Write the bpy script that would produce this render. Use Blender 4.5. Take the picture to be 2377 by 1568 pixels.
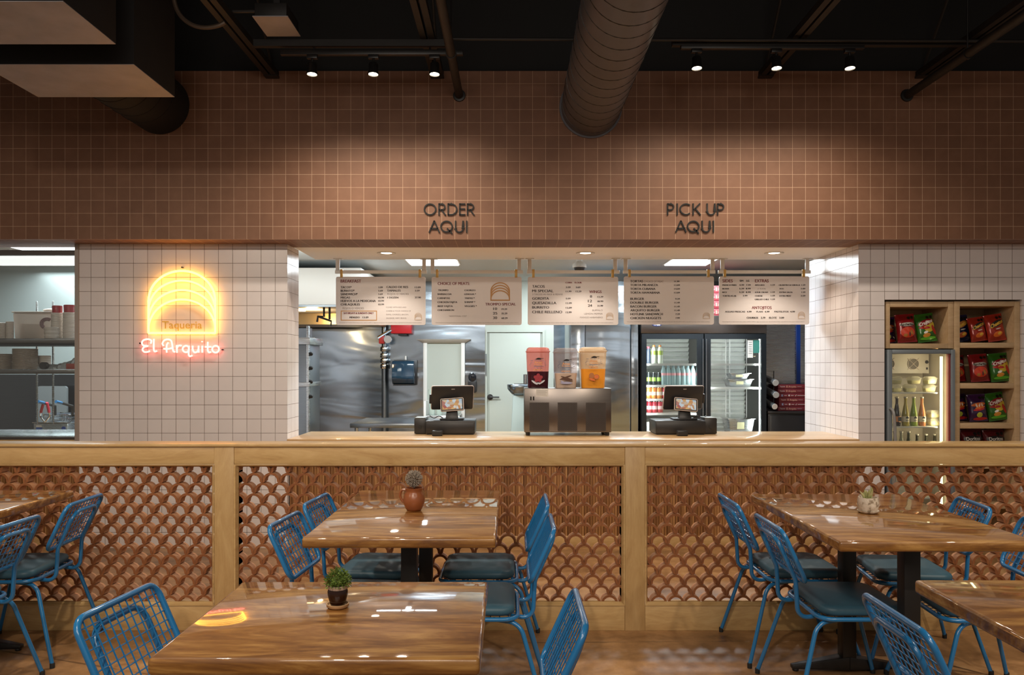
import bpy, bmesh, math, random
from mathutils import Vector, Matrix, Euler
random.seed(7)
PI = math.pi
SC = bpy.context.scene
COL = SC.collection
for o in list(bpy.data.objects): bpy.data.objects.remove(o)

# ------------------------------------------------------------------ camera, world, exposure
F = 1850.0; CX = 1188.5; CY = 851.0; EYE = 1.42      # focal length in pixels, vanishing point, eye height
cam_d = bpy.data.cameras.new('camera'); cam = bpy.data.objects.new('camera', cam_d); COL.objects.link(cam)
cam.location = (0, 0, EYE); cam.rotation_euler = (PI/2, 0, 0)
cam_d.sensor_width = 36; cam_d.lens = F/2377*36; cam_d.shift_y = (CY-784)/2377; cam_d.clip_start = .05
SC.camera = cam
SC.view_settings.view_transform = 'Standard'; SC.view_settings.look = 'None'
SC.view_settings.exposure = 0.0; SC.view_settings.gamma = 1; SC.view_settings.use_curve_mapping = False
w = bpy.data.worlds.new('world'); SC.world = w; w.use_nodes = True
w.node_tree.nodes['Background'].inputs[0].default_value = (1, .87, .74, 1)
w.node_tree.nodes['Background'].inputs[1].default_value = .22
SC.cycles.max_bounces = 7; SC.cycles.diffuse_bounces = 3; SC.cycles.glossy_bounces = 4
SC.cycles.transmission_bounces = 6; SC.cycles.transparent_max_bounces = 12
SC.cycles.sample_clamp_indirect = 4; SC.cycles.caustics_reflective = False; SC.cycles.caustics_refractive = False

def lamp(kind, loc, power, color=(1, .82, .62), aim=None, size=.1, angle=100, blend=.4, name='lamp', size_y=None):
    d = bpy.data.lights.new(name, kind); d.energy = power; d.color = color
    if kind == 'AREA':
        d.size = size
        if size_y: d.shape = 'RECTANGLE'; d.size_y = size_y
    else: d.shadow_soft_size = size
    if kind == 'SPOT': d.spot_size = math.radians(angle); d.spot_blend = blend
    o = bpy.data.objects.new(name, d); COL.objects.link(o); o.location = loc
    if aim is not None:
        o.rotation_euler = (Vector(aim)-Vector(loc)).to_track_quat('-Z', 'Y').to_euler()
    return o
# ceiling spots of the dining room, above and behind the camera
for (x, y, px_, py_, pw) in ((.62, 2.7, .5, 3.0, 185), (.62, 1.1, .4, 2.6, 185), (-1.9, 2.3, -1.7, 2.9, 145), (3.2, 2.3, 2.9, 2.9, 160),
                             (-.9, .2, -.9, 4.8, 190), (2.0, .2, 2.0, 4.8, 200), (-3.6, .6, -2.6, 5.4, 190)):
    lamp('SPOT', (x, y, 3.5), pw, (1, .85, .67), (px_, py_, .0), .05, 96 if y > 1 else 74, .8, 'ceiling_spot')
lamp('AREA', (0, -1.2, 3.3), 85, (1, .88, .76), (0, 6, 1.0), 3.5, name='room_fill', size_y=1.2)

# ------------------------------------------------------------------ helpers
def X(px, Y): return (px-CX)*Y/F
def Z(py, Y): return EYE-(py-CY)*Y/F
LOC = {}
class MB:
    def __init__(s): s.v = []; s.f = []; s.m = []; s.k = 0
    def add(s, vs, fs):
        b = len(s.v); s.v += [tuple(p) for p in vs]
        for f in fs: s.f.append([i+b for i in f]); s.m.append(s.k)
        return s
    def box(s, x0, x1, y0, y1, z0, z1):
        x0, x1 = min(x0, x1), max(x0, x1); y0, y1 = min(y0, y1), max(y0, y1); z0, z1 = min(z0, z1), max(z0, z1)
        return s.add([(x0,y0,z0),(x1,y0,z0),(x1,y1,z0),(x0,y1,z0),(x0,y0,z1),(x1,y0,z1),(x1,y1,z1),(x0,y1,z1)],
                     [(0,3,2,1),(4,5,6,7),(0,1,5,4),(1,2,6,5),(2,3,7,6),(3,0,4,7)])
    def hexa(s, lo, hi):   # two quads, counter-clockwise seen from above
        return s.add(list(lo)+list(hi), [(0,3,2,1),(4,5,6,7),(0,1,5,4),(1,2,6,5),(2,3,7,6),(3,0,4,7)])
    def tube(s, pts, r, n=8, closed=False):
        P = [Vector(p) for p in pts]; L = len(P)
        def tan(i):
            if closed: return (P[(i+1) % L]-P[i-1]).normalized()
            return (P[min(i+1, L-1)]-P[max(i-1, 0)]).normalized()
        t = tan(0); a = Vector((0,0,1)) if abs(t.z) < .9 else Vector((1,0,0))
        u = t.cross(a).normalized(); vs = []
        for i in range(L):
            t2 = tan(i); u = (u-t2*u.dot(t2)).normalized(); w_ = t2.cross(u)
            k = r[i] if isinstance(r, (list, tuple)) else r
            vs += [P[i]+(u*math.cos(2*PI*j/n)+w_*math.sin(2*PI*j/n))*k for j in range(n)]
        fs = []
        for i in range(L if closed else L-1):
            i2 = (i+1) % L
            for j in range(n):
                j2 = (j+1) % n; fs.append((i*n+j, i*n+j2, i2*n+j2, i2*n+j))
        if not closed: fs += [tuple(range(n))[::-1], tuple((L-1)*n+j for j in range(n))]
        return s.add(vs, fs)
    def lathe(s, prof, c=(0,0,0), n=24, axis=None):   # prof [(r, h)] from the bottom up
        vs = []; fs = []
        R = Matrix.Identity(3) if axis is None else Vector((0,0,1)).rotation_difference(Vector(axis)).to_matrix()
        for r, h in prof:
            for j in range(n):
                vs.append(R @ Vector((max(r, 1e-5)*math.cos(2*PI*j/n), max(r, 1e-5)*math.sin(2*PI*j/n), h))+Vector(c))
        for i in range(len(prof)-1):
            for j in range(n):
                j2 = (j+1) % n; fs.append((i*n+j, i*n+j2, (i+1)*n+j2, (i+1)*n+j))
        fs += [tuple(range(n))[::-1], tuple((len(prof)-1)*n+j for j in range(n))]
        return s.add(vs, fs)
    def prism_y(s, poly, y0, y1):  # poly [(x,z)] counter-clockwise seen from -Y
        n = len(poly)
        vs = [(x, y0, z) for x, z in poly]+[(x, y1, z) for x, z in poly]
        fs = [tuple(range(n)), tuple(range(2*n-1, n-1, -1))]+[(i, i+n, (i+1) % n+n, (i+1) % n) for i in range(n)]
        return s.add(vs, fs)
    def ribbon(s, pts, wd, y0, y1, closed=False):  # flat stroke in the XZ plane
        P = [Vector((p[0], p[1])) for p in pts]; L = len(P); lf = []; rt = []
        for i in range(L):
            a = P[i-1] if (i > 0 or closed) else None; b = P[(i+1) % L] if (i < L-1 or closed) else None
            d1 = (P[i]-a).normalized() if a is not None else None; d2 = (b-P[i]).normalized() if b is not None else None
            d = ((d1 or d2)+(d2 or d1)).normalized(); nrm = Vector((-d.y, d.x))
            c = max(.45, nrm.dot(Vector((-(d1 or d2).y, (d1 or d2).x)))); o_ = nrm*(wd/2/c)
            lf.append(P[i]+o_); rt.append(P[i]-o_)
        vs = []
        for i in range(L):
            vs += [(rt[i].x, y0, rt[i].y), (lf[i].x, y0, lf[i].y), (lf[i].x, y1, lf[i].y), (rt[i].x, y1, rt[i].y)]
        fs = []
        for i in range(L if closed else L-1):
            a = i*4; b = ((i+1) % L)*4
            for j in range(4): fs.append((a+j, b+j, b+(j+1) % 4, a+(j+1) % 4))
        if not closed: fs += [(0,1,2,3), tuple((L-1)*4+j for j in (3,2,1,0))]
        return s.add(vs, fs)
    def ball(s, c, r, n=12, sz=1.0):
        return s.lathe([(r*math.sin(PI*i/n), -r*sz*math.cos(PI*i/n)) for i in range(n+1)], c, n*2)
    def build(s, name, m, parent=None, bevel=0, seg=2, smooth=40, xf=None):
        me = bpy.data.meshes.new(name)
        off = Vector((0,0,0)); q = parent
        while q is not None: off += LOC.get(q, Vector((0,0,0))); q = PAR.get(q)
        vs = s.v
        if xf is not None: vs = [xf @ Vector(p) for p in vs]
        vs = [(p[0]-off.x, p[1]-off.y, p[2]-off.z) for p in vs]
        me.from_pydata(vs, [], s.f)
        mats = m if isinstance(m, (list, tuple)) else [m]
        for q in mats: me.materials.append(q)
        me.polygons.foreach_set('material_index', s.m)
        bm = bmesh.new(); bm.from_mesh(me)
        bmesh.ops.recalc_face_normals(bm, faces=bm.faces)
        if bevel:
            es = [e for e in bm.edges if len(e.link_faces) == 2 and e.calc_face_angle(0) > .6]
            bmesh.ops.bevel(bm, geom=es, offset=bevel, segments=seg, affect='EDGES', profile=.5, clamp_overlap=True)
        bm.to_mesh(me); bm.free()
        if smooth:
            me.shade_smooth(); me.set_sharp_from_angle(angle=math.radians(smooth))
        o = bpy.data.objects.new(name, me); COL.objects.link(o)
        if parent is not None: o.parent = parent; PAR[o] = parent
        return o
PAR = {}
def tag(o, label, cat, group=None, kind=None):
    o['label'] = label; o['category'] = cat
    if group: o['group'] = group
    if kind: o['kind'] = kind
    return o
def thing(name, label, cat, loc=(0,0,0), group=None):
    o = bpy.data.objects.new(name, None); COL.objects.link(o); o.location = loc; LOC[o] = Vector(loc); o.empty_display_size = .1
    return tag(o, label, cat, group)
def single(name, mb, m, label, cat, group=None, **kw):   # a thing that is one mesh, origin at its base
    xs = [p[0] for p in mb.v]; ys = [p[1] for p in mb.v]; zs = [p[2] for p in mb.v]
    c = Vector(((min(xs)+max(xs))/2, (min(ys)+max(ys))/2, min(zs)))
    mb.v = [(p[0]-c.x, p[1]-c.y, p[2]-c.z) for p in mb.v]
    o = mb.build(name, m, None, **kw); o.location = c; LOC[o] = c
    return tag(o, label, cat, group)
def struct(name, mb, m, label, cat, **kw):
    o = mb.build(name, m, None, **kw); return tag(o, label, cat, None, 'structure')
def copy_tree(o, parent=None):
    c = o.copy(); COL.objects.link(c)
    if parent is not None: c.parent = parent
    for ch in list(o.children): copy_tree(ch, c)
    return c
def B(name, m, parent, bx, bevel=.0, **kw):
    return MB().box(*bx).build(name, m, parent, bevel=bevel, **kw)
def fillet(pts, r, n=5, closed=False):
    P = [Vector(p) for p in pts]; L = len(P); out = []
    for i in range(L):
        if not closed and i in (0, L-1): out.append(P[i]); continue
        a = P[i-1]-P[i]; b = P[(i+1) % L]-P[i]; la, lb = a.length, b.length
        a.normalize(); b.normalize(); ang = a.angle(b)
        if ang > 3.05: out.append(P[i]); continue
        d = min(r/math.tan(ang/2), la*.48, lb*.48); rr = d*math.tan(ang/2)
        c = P[i]+(a+b).normalized()*(rr/math.sin(ang/2)); p0 = P[i]+a*d-c; p1 = P[i]+b*d-c
        w_ = PI-ang
        for k in range(n+1):
            t = k/n; out.append(c+(p0*math.sin((1-t)*w_)+p1*math.sin(t*w_))/math.sin(w_))
    return out
def rrect(x0, x1, z0, z1, r, n=5):
    return [(p.x, p.y) for p in fillet([(x0,z0,0),(x1,z0,0),(x1,z1,0),(x0,z1,0)], r, n, True)]

# ------------------------------------------------------------------ materials
class NT:
    def __init__(s, name):
        s.m = bpy.data.materials.new(name); s.m.use_nodes = True; s.t = s.m.node_tree
        s.b = s.t.nodes['Principled BSDF']
    def n(s, kind, **props):
        x = s.t.nodes.new(kind)
        for k, v in props.items(): setattr(x, k, v)
        return x
    def l(s, a, b): s.t.links.new(a, b)
    def put(s, sock, v):
        if hasattr(v, 'is_output'): s.l(v, sock)
        else: sock.default_value = v
    def math(s, op, a, b=0.0, c=None):
        x = s.n('ShaderNodeMath', operation=op); s.put(x.inputs[0], a); s.put(x.inputs[1], b)
        if c is not None: s.put(x.inputs[2], c)
        return x.outputs[0]
    def mix(s, f, a, b):
        x = s.n('ShaderNodeMix', data_type='RGBA'); s.put(x.inputs[0], f)
        s.put(x.inputs[6], a if hasattr(a, 'is_output') else (*a, 1)); s.put(x.inputs[7], b if hasattr(b, 'is_output') else (*b, 1))
        return x.outputs[2]
    def noise(s, vec, scale, detail=3, rough=.55, dist=0):
        x = s.n('ShaderNodeTexNoise'); s.l(vec, x.inputs['Vector']); x.inputs['Scale'].default_value = scale
        x.inputs['Detail'].default_value = detail; x.inputs['Roughness'].default_value = rough; x.inputs['Distortion'].default_value = dist
        return x.outputs['Fac']
    def ramp(s, f, stops):
        x = s.n('ShaderNodeValToRGB'); s.l(f, x.inputs[0]); e = x.color_ramp.elements
        while len(e) < len(stops): e.new(.5)
        for k, (p, c) in enumerate(stops): e[k].position = p; e[k].color = (*c, 1)
        return x.outputs[0]
    def coords(s, scale=(1,1,1), world=False, rot=(0,0,0)):
        if world: v = s.n('ShaderNodeNewGeometry').outputs['Position']
        else: v = s.n('ShaderNodeTexCoord').outputs['Object']
        x = s.n('ShaderNodeMapping'); s.l(v, x.inputs[0]); x.inputs['Scale'].default_value = scale; x.inputs['Rotation'].default_value = rot
        return x.outputs[0]
    def bump(s, h, strength=.3, dist=.01):
        x = s.n('ShaderNodeBump'); s.l(h, x.inputs['Height']); x.inputs['Strength'].default_value = strength; x.inputs['Distance'].default_value = dist
        s.l(x.outputs[0], s.b.inputs['Normal'])
    def set(s, **kw):
        names = dict(col='Base Color', rough='Roughness', metal='Metallic', coat='Coat Weight', coatr='Coat Roughness', spec='Specular IOR Level',
                     alpha='Alpha', emit='Emission Color', es='Emission Strength', trans='Transmission Weight', ior='IOR', sheen='Sheen Weight')
        for k, v in kw.items():
            if isinstance(v, tuple) and len(v) == 3: v = (*v, 1)
            s.put(s.b.inputs[names[k]], v)
        return s
def M(name, col, rough=.5, metal=0, var=.0, scale=30, **kw):
    t = NT(name); t.set(col=col, rough=rough, metal=metal, **kw)
    if var:
        f = t.noise(t.coords(), scale, 4)
        t.set(col=t.mix(f, tuple(c*(1-var) for c in col), tuple(min(1, c*(1+var)) for c in col)))
    return t.m
def EM(name, col, s):
    t = NT(name); t.set(col=col, emit=col, es=s, rough=.4); return t.m
def clear(name, col=(1,1,1), a=.9, rough=.03):    # thin clear sheet: mostly transparent with a gloss on top
    t = NT(name); t.set(col=col, rough=rough)
    tr = t.n('ShaderNodeBsdfTransparent'); tr.inputs[0].default_value = (*col, 1)
    gl = t.n('ShaderNodeBsdfGlossy'); gl.inputs['Roughness'].default_value = rough; gl.inputs[0].default_value = (1,1,1,1)
    mx = t.n('ShaderNodeMixShader')
    fr = t.n('ShaderNodeFresnel'); fr.inputs[0].default_value = 1.45
    t.l(t.math('ADD', t.math('MULTIPLY', fr.outputs[0], .9), 1-a-.04 if a < .96 else 0), mx.inputs[0])
    t.l(tr.outputs[0], mx.inputs[1]); t.l(gl.outputs[0], mx.inputs[2])
    t.l(mx.outputs[0], t.t.nodes['Material Output'].inputs[0]); return t.m
def milky(name, col, a=.5, rough=.25):   # translucent plastic
    t = NT(name); t.set(col=col, rough=rough)
    tr = t.n('ShaderNodeBsdfTransparent'); tr.inputs[0].default_value = (*[.5+.5*c for c in col], 1)
    mx = t.n('ShaderNodeMixShader'); mx.inputs[0].default_value = a
    t.l(tr.outputs[0], mx.inputs[1]); t.l(t.b.outputs[0], mx.inputs[2]); t.l(mx.outputs[0], t.t.nodes['Material Output'].inputs[0]); return t.m
def tile(name, size, org, gap, cols, grout, rough=.35, var=.5, cloud=.35):
    t = NT(name); g = t.n('ShaderNodeNewGeometry')
    p = t.n('ShaderNodeSeparateXYZ'); t.l(g.outputs['Position'], p.inputs[0])
    q = t.n('ShaderNodeSeparateXYZ'); t.l(g.outputs['True Normal'], q.inputs[0])
    nx = t.math('GREATER_THAN', t.math('ABSOLUTE', q.outputs[0]), .5); nz = t.math('GREATER_THAN', t.math('ABSOLUTE', q.outputs[2]), .5)
    px_ = t.math('SUBTRACT', p.outputs[0], org[0]); py_ = t.math('SUBTRACT', p.outputs[1], org[1]); pz_ = t.math('SUBTRACT', p.outputs[2], org[2])
    def sel(c, a, b): return t.math('ADD', t.math('MULTIPLY', a, t.math('SUBTRACT', 1.0, c)), t.math('MULTIPLY', b, c))
    u = t.math('DIVIDE', sel(nx, px_, py_), size); v = t.math('DIVIDE', sel(nz, pz_, py_), size)
    fu = t.math('ABSOLUTE', t.math('SUBTRACT', t.math('FRACT', u), .5)); fv = t.math('ABSOLUTE', t.math('SUBTRACT', t.math('FRACT', v), .5))
    edge = t.math('MAXIMUM', fu, fv); msk = t.n('ShaderNodeMapRange', interpolation_type='SMOOTHSTEP'); t.l(edge, msk.inputs[0])
    msk.inputs[1].default_value = .5-gap*1.25; msk.inputs[2].default_value = .5-gap*.6
    cid = t.n('ShaderNodeCombineXYZ'); t.l(t.math('FLOOR', u), cid.inputs[0]); t.l(t.math('FLOOR', v), cid.inputs[1]); t.l(nx, cid.inputs[2])
    wn = t.n('ShaderNodeTexWhiteNoise'); t.l(cid.outputs[0], wn.inputs[0])
    pv = t.coords((1,1,1), True); f1 = t.noise(pv, 5, 4); f2 = t.noise(pv, 14, 3)
    f = t.math('ADD', t.math('MULTIPLY', wn.outputs[0], var), t.math('ADD', t.math('MULTIPLY', f1, cloud), t.math('MULTIPLY', f2, 1-var-cloud)))
    c = t.ramp(f, [(.15, cols[0]), (.5, cols[1]), (.85, cols[2])])
    gm = t.math('MULTIPLY', msk.outputs[0], t.math('ADD', .55, t.math('MULTIPLY', f2, .8)))
    t.set(col=t.mix(gm, c, grout), rough=t.math('ADD', rough, t.math('MULTIPLY', msk.outputs[0], .4)))
    t.bump(t.math('SUBTRACT', t.math('MULTIPLY', f1, .12), msk.outputs[0]), .25, .002); return t.m
def wood(name, c, grain=(1, 14, 14), rough=.45, coat=0, scale=2.2, dist=1.2, world=False, sharp=(.3, .5, .7)):
    t = NT(name); v = t.coords(grain, world); f = t.noise(v, scale, 6, .62, dist); g = t.noise(t.coords(tuple(k*5 for k in grain), world), scale*2, 3, .6)
    k = t.math('ADD', t.math('MULTIPLY', f, .8), t.math('MULTIPLY', g, .2))
    t.set(col=t.ramp(k, [(sharp[0], c[0]), (sharp[1], c[1]), (sharp[2], c[2])]), rough=rough, coat=coat, coatr=.04)
    t.bump(k, .08, .003); return t.m
def steel(name, col=(.55,.57,.58), rough=.28, wave=0, brush=(1, 1, 40)):
    t = NT(name); g = t.noise(t.coords(brush, True), 6, 3, .6)
    t.set(col=t.mix(g, tuple(c*.85 for c in col), tuple(min(1, c*1.1) for c in col)), metal=1, rough=t.math('ADD', rough-.06, t.math('MULTIPLY', g, .12)))
    if wave:
        h = t.noise(t.coords((.55, .55, 2.3), True), 1.5, 2, .45, .6); t.bump(h, wave, .06)
    return t.m

m_brown = tile('terracotta_wall_tile', .0978, (-.7249, 6.0, 2.3768),   .015, ((.155,.069,.037),(.205,.098,.055),(.265,.135,.081)), (.56,.39,.28), .58, .22, .52)
m_white = tile('white_wall_tile', .1108, (-2.959, 6.23, 1.7837), .016, ((.70,.66,.67),(.76,.72,.73),(.80,.765,.775)), (.13,.095,.07), .26, .35, .3)
t = NT('stained_concrete'); v = t.coords((1,1,1), True)
f = t.math('ADD', t.math('MULTIPLY', t.noise(v, 1.6, 8, .65, 1.0), .6), t.math('MULTIPLY', t.noise(v, 9, 6, .7), .4))
vor = t.n('ShaderNodeTexVoronoi', feature='DISTANCE_TO_EDGE'); t.l(v, vor.inputs[0]); vor.inputs['Scale'].default_value = .42
crk = t.math('LESS_THAN', t.math('ADD', vor.outputs[0], t.math('MULTIPLY', t.noise(v, 3, 5), .012)), .0075)
t.set(col=t.mix(t.math('MULTIPLY', crk, .6), t.ramp(f, [(.34,(.12,.06,.025)),(.45,(.28,.145,.06)),(.56,(.42,.23,.10)),(.70,(.56,.36,.18))]), (.06,.03,.015)),
      rough=t.math('ADD', .22, t.math('MULTIPLY', f, .3))); m_floor = t.m
m_black = M('black_paint', (.003,.003,.0035), .75)
m_blackmetal = M('black_metal', (.012,.011,.011), .4, 0, .2)
m_joist = M('dark_joist_paint', (.014,.0125,.012), .55, 0, .3, 12)
m_duct = M('duct_paint', (.12,.12,.14), .42, .2, .22, 9)
m_ductdark = M('dark_duct_paint', (.006,.006,.007), .8, 0, .3, 8)
m_galv = M('galvanised_sheet', (.42,.42,.47), .5, .25, .3, 5)
m_soffit = M('soffit_plaster', (.90,.89,.88), .6)
m_ceilk = M('kitchen_ceiling_board', (.60,.66,.68), .7)
m_wd = wood('birch_ply', ((.43,.26,.105),(.53,.345,.15),(.61,.42,.20)), (1.0, 6, 5), .38, .25, 2.4, 2.0, True)
m_wdv = wood('birch_ply_upright', ((.40,.24,.098),(.48,.31,.135),(.55,.375,.175)), (5, 6, 1.0), .38, .25, 2.4, 1.6, True)
m_ctop = wood('counter_oak', ((.48,.28,.125),(.60,.38,.18),(.68,.46,.25)), (.8, 8, 8), .3, .4, 2.4, 1.0, True)
m_shelf = wood('shelf_ply', ((.44,.30,.16),(.54,.38,.22),(.62,.46,.28)), (1.2, 6, 5), .5, 0, 2.4, 1.2, True)
m_table = wood('epoxied_pine', ((.135,.047,.008),(.265,.112,.021),(.48,.258,.072)), (.8, 3.0, 6), .5, 1.0, 1.7, 3.2, False, (.37,.50,.64))
t = NT('reeded_oak'); v = t.coords((46, 0, 0), True); wn = t.n('ShaderNodeTexWhiteNoise', noise_dimensions='1D')
sx = t.n('ShaderNodeSeparateXYZ'); t.l(v, sx.inputs[0]); t.l(t.math('FLOOR', sx.outputs[0]), wn.inputs['W'])
g = t.noise(t.coords((30, 4, 1.5), True), 2, 4); f = t.math('ADD', t.math('MULTIPLY', wn.outputs[0], .6), t.math('MULTIPLY', g, .4))
t.set(col=t.ramp(f, [(.15,(.16,.065,.02)),(.5,(.32,.15,.05)),(.85,(.47,.25,.10))]), rough=.5); m_reed = t.m
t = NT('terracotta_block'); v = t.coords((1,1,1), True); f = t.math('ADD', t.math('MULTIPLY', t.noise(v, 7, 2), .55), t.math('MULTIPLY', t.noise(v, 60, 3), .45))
t.set(col=t.ramp(f, [(.3,(.165,.052,.014)),(.5,(.235,.078,.023)),(.7,(.31,.118,.040))]), rough=.75); m_terra = t.m  # block fronts: their shade is put into this darker colour
m_barrel = M('lit_barrel_terracotta', (.47,.24,.12), .8, 0, .18, 14)  # barrel faces paler: light from above put into the colour
m_blue = M('blue_enamel', (.018,.18,.44), .26, 0, .0, coat=.5)
m_cush = M('slate_blue_vinyl', (.040,.112,.165), .48, 0, .12, 60)
m_rub = M('black_rubber', (.012,.012,.012), .7)
m_steel = steel('brushed_steel', (.50,.52,.53), .27)
m_steelw = steel('wavy_steel_sheet', (.37,.42,.47), .19, .4)
m_steeld = steel('dark_steel', (.24,.27,.30), .3)
m_steelb = steel('brown_tinted_steel', (.20,.178,.165), .3)
m_chrome = M('chrome', (.72,.73,.74), .12, 1)
m_wht = M('white_paint', (.74,.73,.70), .45)
m_door = M('pale_door_paint', (.46,.50,.45), .5)
m_board = M('menu_board_panel', (.64,.60,.59), .4)
m_gold = M('gold_metal', (.56,.35,.10), .35, .3)
m_goldink = M('gold_ink', (.47,.25,.09), .6)
m_palegold = M('pale_gold_ink', (.55,.42,.31), .6)
m_ink = M('dark_ink', (.03,.022,.02), .6)
m_greyink = M('grey_ink', (.17,.14,.13), .6)
m_redink = M('maroon_ink', (.17,.025,.03), .6)
m_plast = M('black_plastic', (.016,.015,.016), .38)
m_plastg = M('grey_plastic', (.20,.22,.22), .5)
m_beige = M('beige_plastic', (.55,.45,.40), .4)
m_glass = clear('window_glass', (.95,.98,.98), .94)
t = NT('clear_acrylic'); tr = t.n('ShaderNodeBsdfTransparent'); gl = t.n('ShaderNodeBsdfGlossy'); gl.inputs['Roughness'].default_value = .03; mx = t.n('ShaderNodeMixShader'); mx.inputs[0].default_value = .025
t.l(tr.outputs[0], mx.inputs[1]); t.l(gl.outputs[0], mx.inputs[2]); t.l(mx.outputs[0], t.t.nodes['Material Output'].inputs[0]); m_acryl = t.m
m_ypl = M('lamp_white', (.9,.9,.9), .4)

# ------------------------------------------------------------------ text
TXT = []       # queued: (font object, callback)
def text_obj(s, bold=0.0):
    cu = bpy.data.curves.new('lettering', 'FONT'); cu.body = s; cu.size = 1; cu.resolution_u = 3; cu.offset = bold
    o = bpy.data.objects.new('lettering', cu); COL.objects.link(o); return o
_glyph = {}
def text_geo(s, bold=0.0):       # -> verts, faces in a 2-D plane, letters 1 unit em
    if (s, bold) not in _glyph:
        o = text_obj(s, bold); dg = bpy.context.evaluated_depsgraph_get(); me = bpy.data.meshes.new_from_object(o.evaluated_get(dg))
        _glyph[(s, bold)] = ([tuple(v.co) for v in me.vertices], [tuple(p.vertices) for p in me.polygons])
        cu = o.data; bpy.data.objects.remove(o); bpy.data.curves.remove(cu); bpy.data.meshes.remove(me)
    return _glyph[(s, bold)]
CAPH = max(v[1] for v in text_geo('H')[0])
def put_text(mb, s, x0, x1, ztop, zbase, y, bold=0.0, fn=None):
    """letters filling x0..x1, capitals from zbase to ztop, facing -Y"""
    V, Fc = text_geo(s, bold)
    if not V: return
    a = min(v[0] for v in V); b = max(v[0] for v in V); sx = (x1-x0)/(b-a); sz = (ztop-zbase)/CAPH
    vs = [(x0+(v[0]-a)*sx, y, zbase+v[1]*sz) for v in V]
    if fn: vs = [fn(p) for p in vs]
    mb.add(vs, Fc)

# ------------------------------------------------------------------ room shell
YB, YW, YK = 6.0, 6.23, 10.5          # brown tile front, white tile front, kitchen back wall
ZS = 2.377                            # underside of the brown tiled bulkhead
struct('floor', MB().box(-9, 9, -4, 13, -.1, 0), m_floor, 'brown stained concrete floor with hairline cracks', 'floor')
struct('wall_back', MB().box(-9, 9, YB, 6.41, ZS, 3.645), m_brown, 'upper wall of small square terracotta brown tiles', 'wall')
struct('wall_upper', MB().box(-9, 9, 6.03, 6.4, 3.645, 4.6), m_black, 'black painted wall strip above the brown tiles', 'wall')
mb = MB()
for k in range(46):   # corrugated deck
    y = -4+k*.23
    mb.add([(-9,y,4.42),(9,y,4.42),(9,y+.05,4.34),(-9,y+.05,4.34),(9,y+.16,4.34),(-9,y+.16,4.34),(9,y+.23,4.42),(-9,y+.23,4.42)],
           [(0,1,2,3),(3,2,4,5),(5,4,6,7)])
mb.box(-9, 9, -4, 6.6, 4.44, 4.5)
struct('ceiling', mb, m_black, 'black corrugated metal roof deck', 'ceiling', smooth=0)
xl0, xl1, xr0 = X(184, YW), X(667, YW), X(1993, YW)
struct('wall_left', MB().box(xl0, xl1, YW, 6.56, 0, ZS-.001), m_white, 'white square tiled wall pier carrying the neon sign', 'wall')
nx0, nx1, nz1 = X(2053, YW), X(2372, YW), Z(696, YW)
mb = MB().box(xr0, nx0, YW, 7.37, 0, ZS-.001); mb.box(nx0, nx1, YW, 7.37, nz1, ZS-.001); mb.box(nx1, 9, YW, 7.37, 0, ZS-.001)
struct('wall_right', mb, m_white, 'white square tiled wall around the snack shelves', 'wall')
struct('trim_1', MB().box(xl0-.03, xl0-.001, YW-.012, 6.4, Z(1033, YW), ZS-.002), M('edge_trim', (.40,.35,.32), .4, .3), 'slim metal edge trim beside the kitchen window', 'trim')
mb = MB().box(xl1+.0, xr0, 6.41, 7.14, ZS, ZS+.16)
struct('ceiling_soffit', mb, m_soffit, 'pale plaster soffit over the service counter', 'ceiling')
struct('ceiling_kitchen', MB().box(-9, 6, 7.14, YK+.1, 2.54, 2.6).box(-9, xl1, 6.41, 7.14, 2.54, 2.6), m_ceilk, 'pale grey kitchen ceiling', 'ceiling')
# kitchen walls
xd0, xd1 = X(1126, YK), X(1285, YK)
struct('wall_kitchen_back', MB().box(-9, xd0, YK, YK+.1, 0, 2.54).box(xd1, 6, YK, YK+.1, 0, 2.54), m_steelw, 'stainless steel clad back wall of the kitchen', 'wall')
struct('wall_kitchen_left', MB().box(-9.0, -8.9, 6.4, YK, 0, 2.54), m_steel, 'steel clad kitchen side wall beyond the window', 'wall')
struct('wall_kitchen_right', MB().box(6, 6.1, 6.4, YK, 0, 2.54), m_steel, 'steel clad kitchen side wall', 'wall')
struct('wall_partition', MB().box(-8.9, -3.95, 8.95, 9.0, 0, 2.54), M('pale_steel_cladding', (.50,.57,.56), .38, .6), 'pale steel wall behind the fryer', 'wall')
single('shaded_wall_panel', MB().box(-8.5, -3.96, 8.91, 8.949, 0, Z(870, 8.93)), steel('shadowed_steel', (.13,.15,.18), .3), 'steel panel behind the fryer coloured dark as shade', 'backsplash')  # shade low on the wall, put in as a dark panel
d = struct('door_1', MB().box(xd0, xd1, YK-.02, YK+.1, 0, 2.54), m_door, 'pale kitchen door in a pale surround', 'door')
pan = MB().box(X(1136, YK), X(1254, YK), YK-.045, YK-.021, .02, Z(774, YK)).build('door_panel', m_door, d, bevel=.004)
MB().box(xd0+.01, X(1131, YK), YK-.05, YK-.021, 0, Z(768, YK)).box(X(1259, YK), X(1264, YK), YK-.05, YK-.021, 0, Z(768, YK)).box(xd0+.01, X(1264, YK), YK-.051, YK-.021, Z(772, YK), Z(766, YK)).build('door_frame', m_door, d)
hx, hz = X(1138, YK), Z(922, YK)
MB().lathe([(.038, 0), (.038, .012), (.014, .014), (.014, .05)], (hx, YK-.045, hz), 20, (0,-1,0)).tube([(hx, YK-.09, hz), (hx+.12, YK-.09, hz)], .010).build('handle', m_plast, d)
MB().box(X(1127, YK), X(1129.5, YK), YK-.07, YK-.05, Z(872, YK), Z(822, YK)).build('hinge', m_steeld, d)
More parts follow.
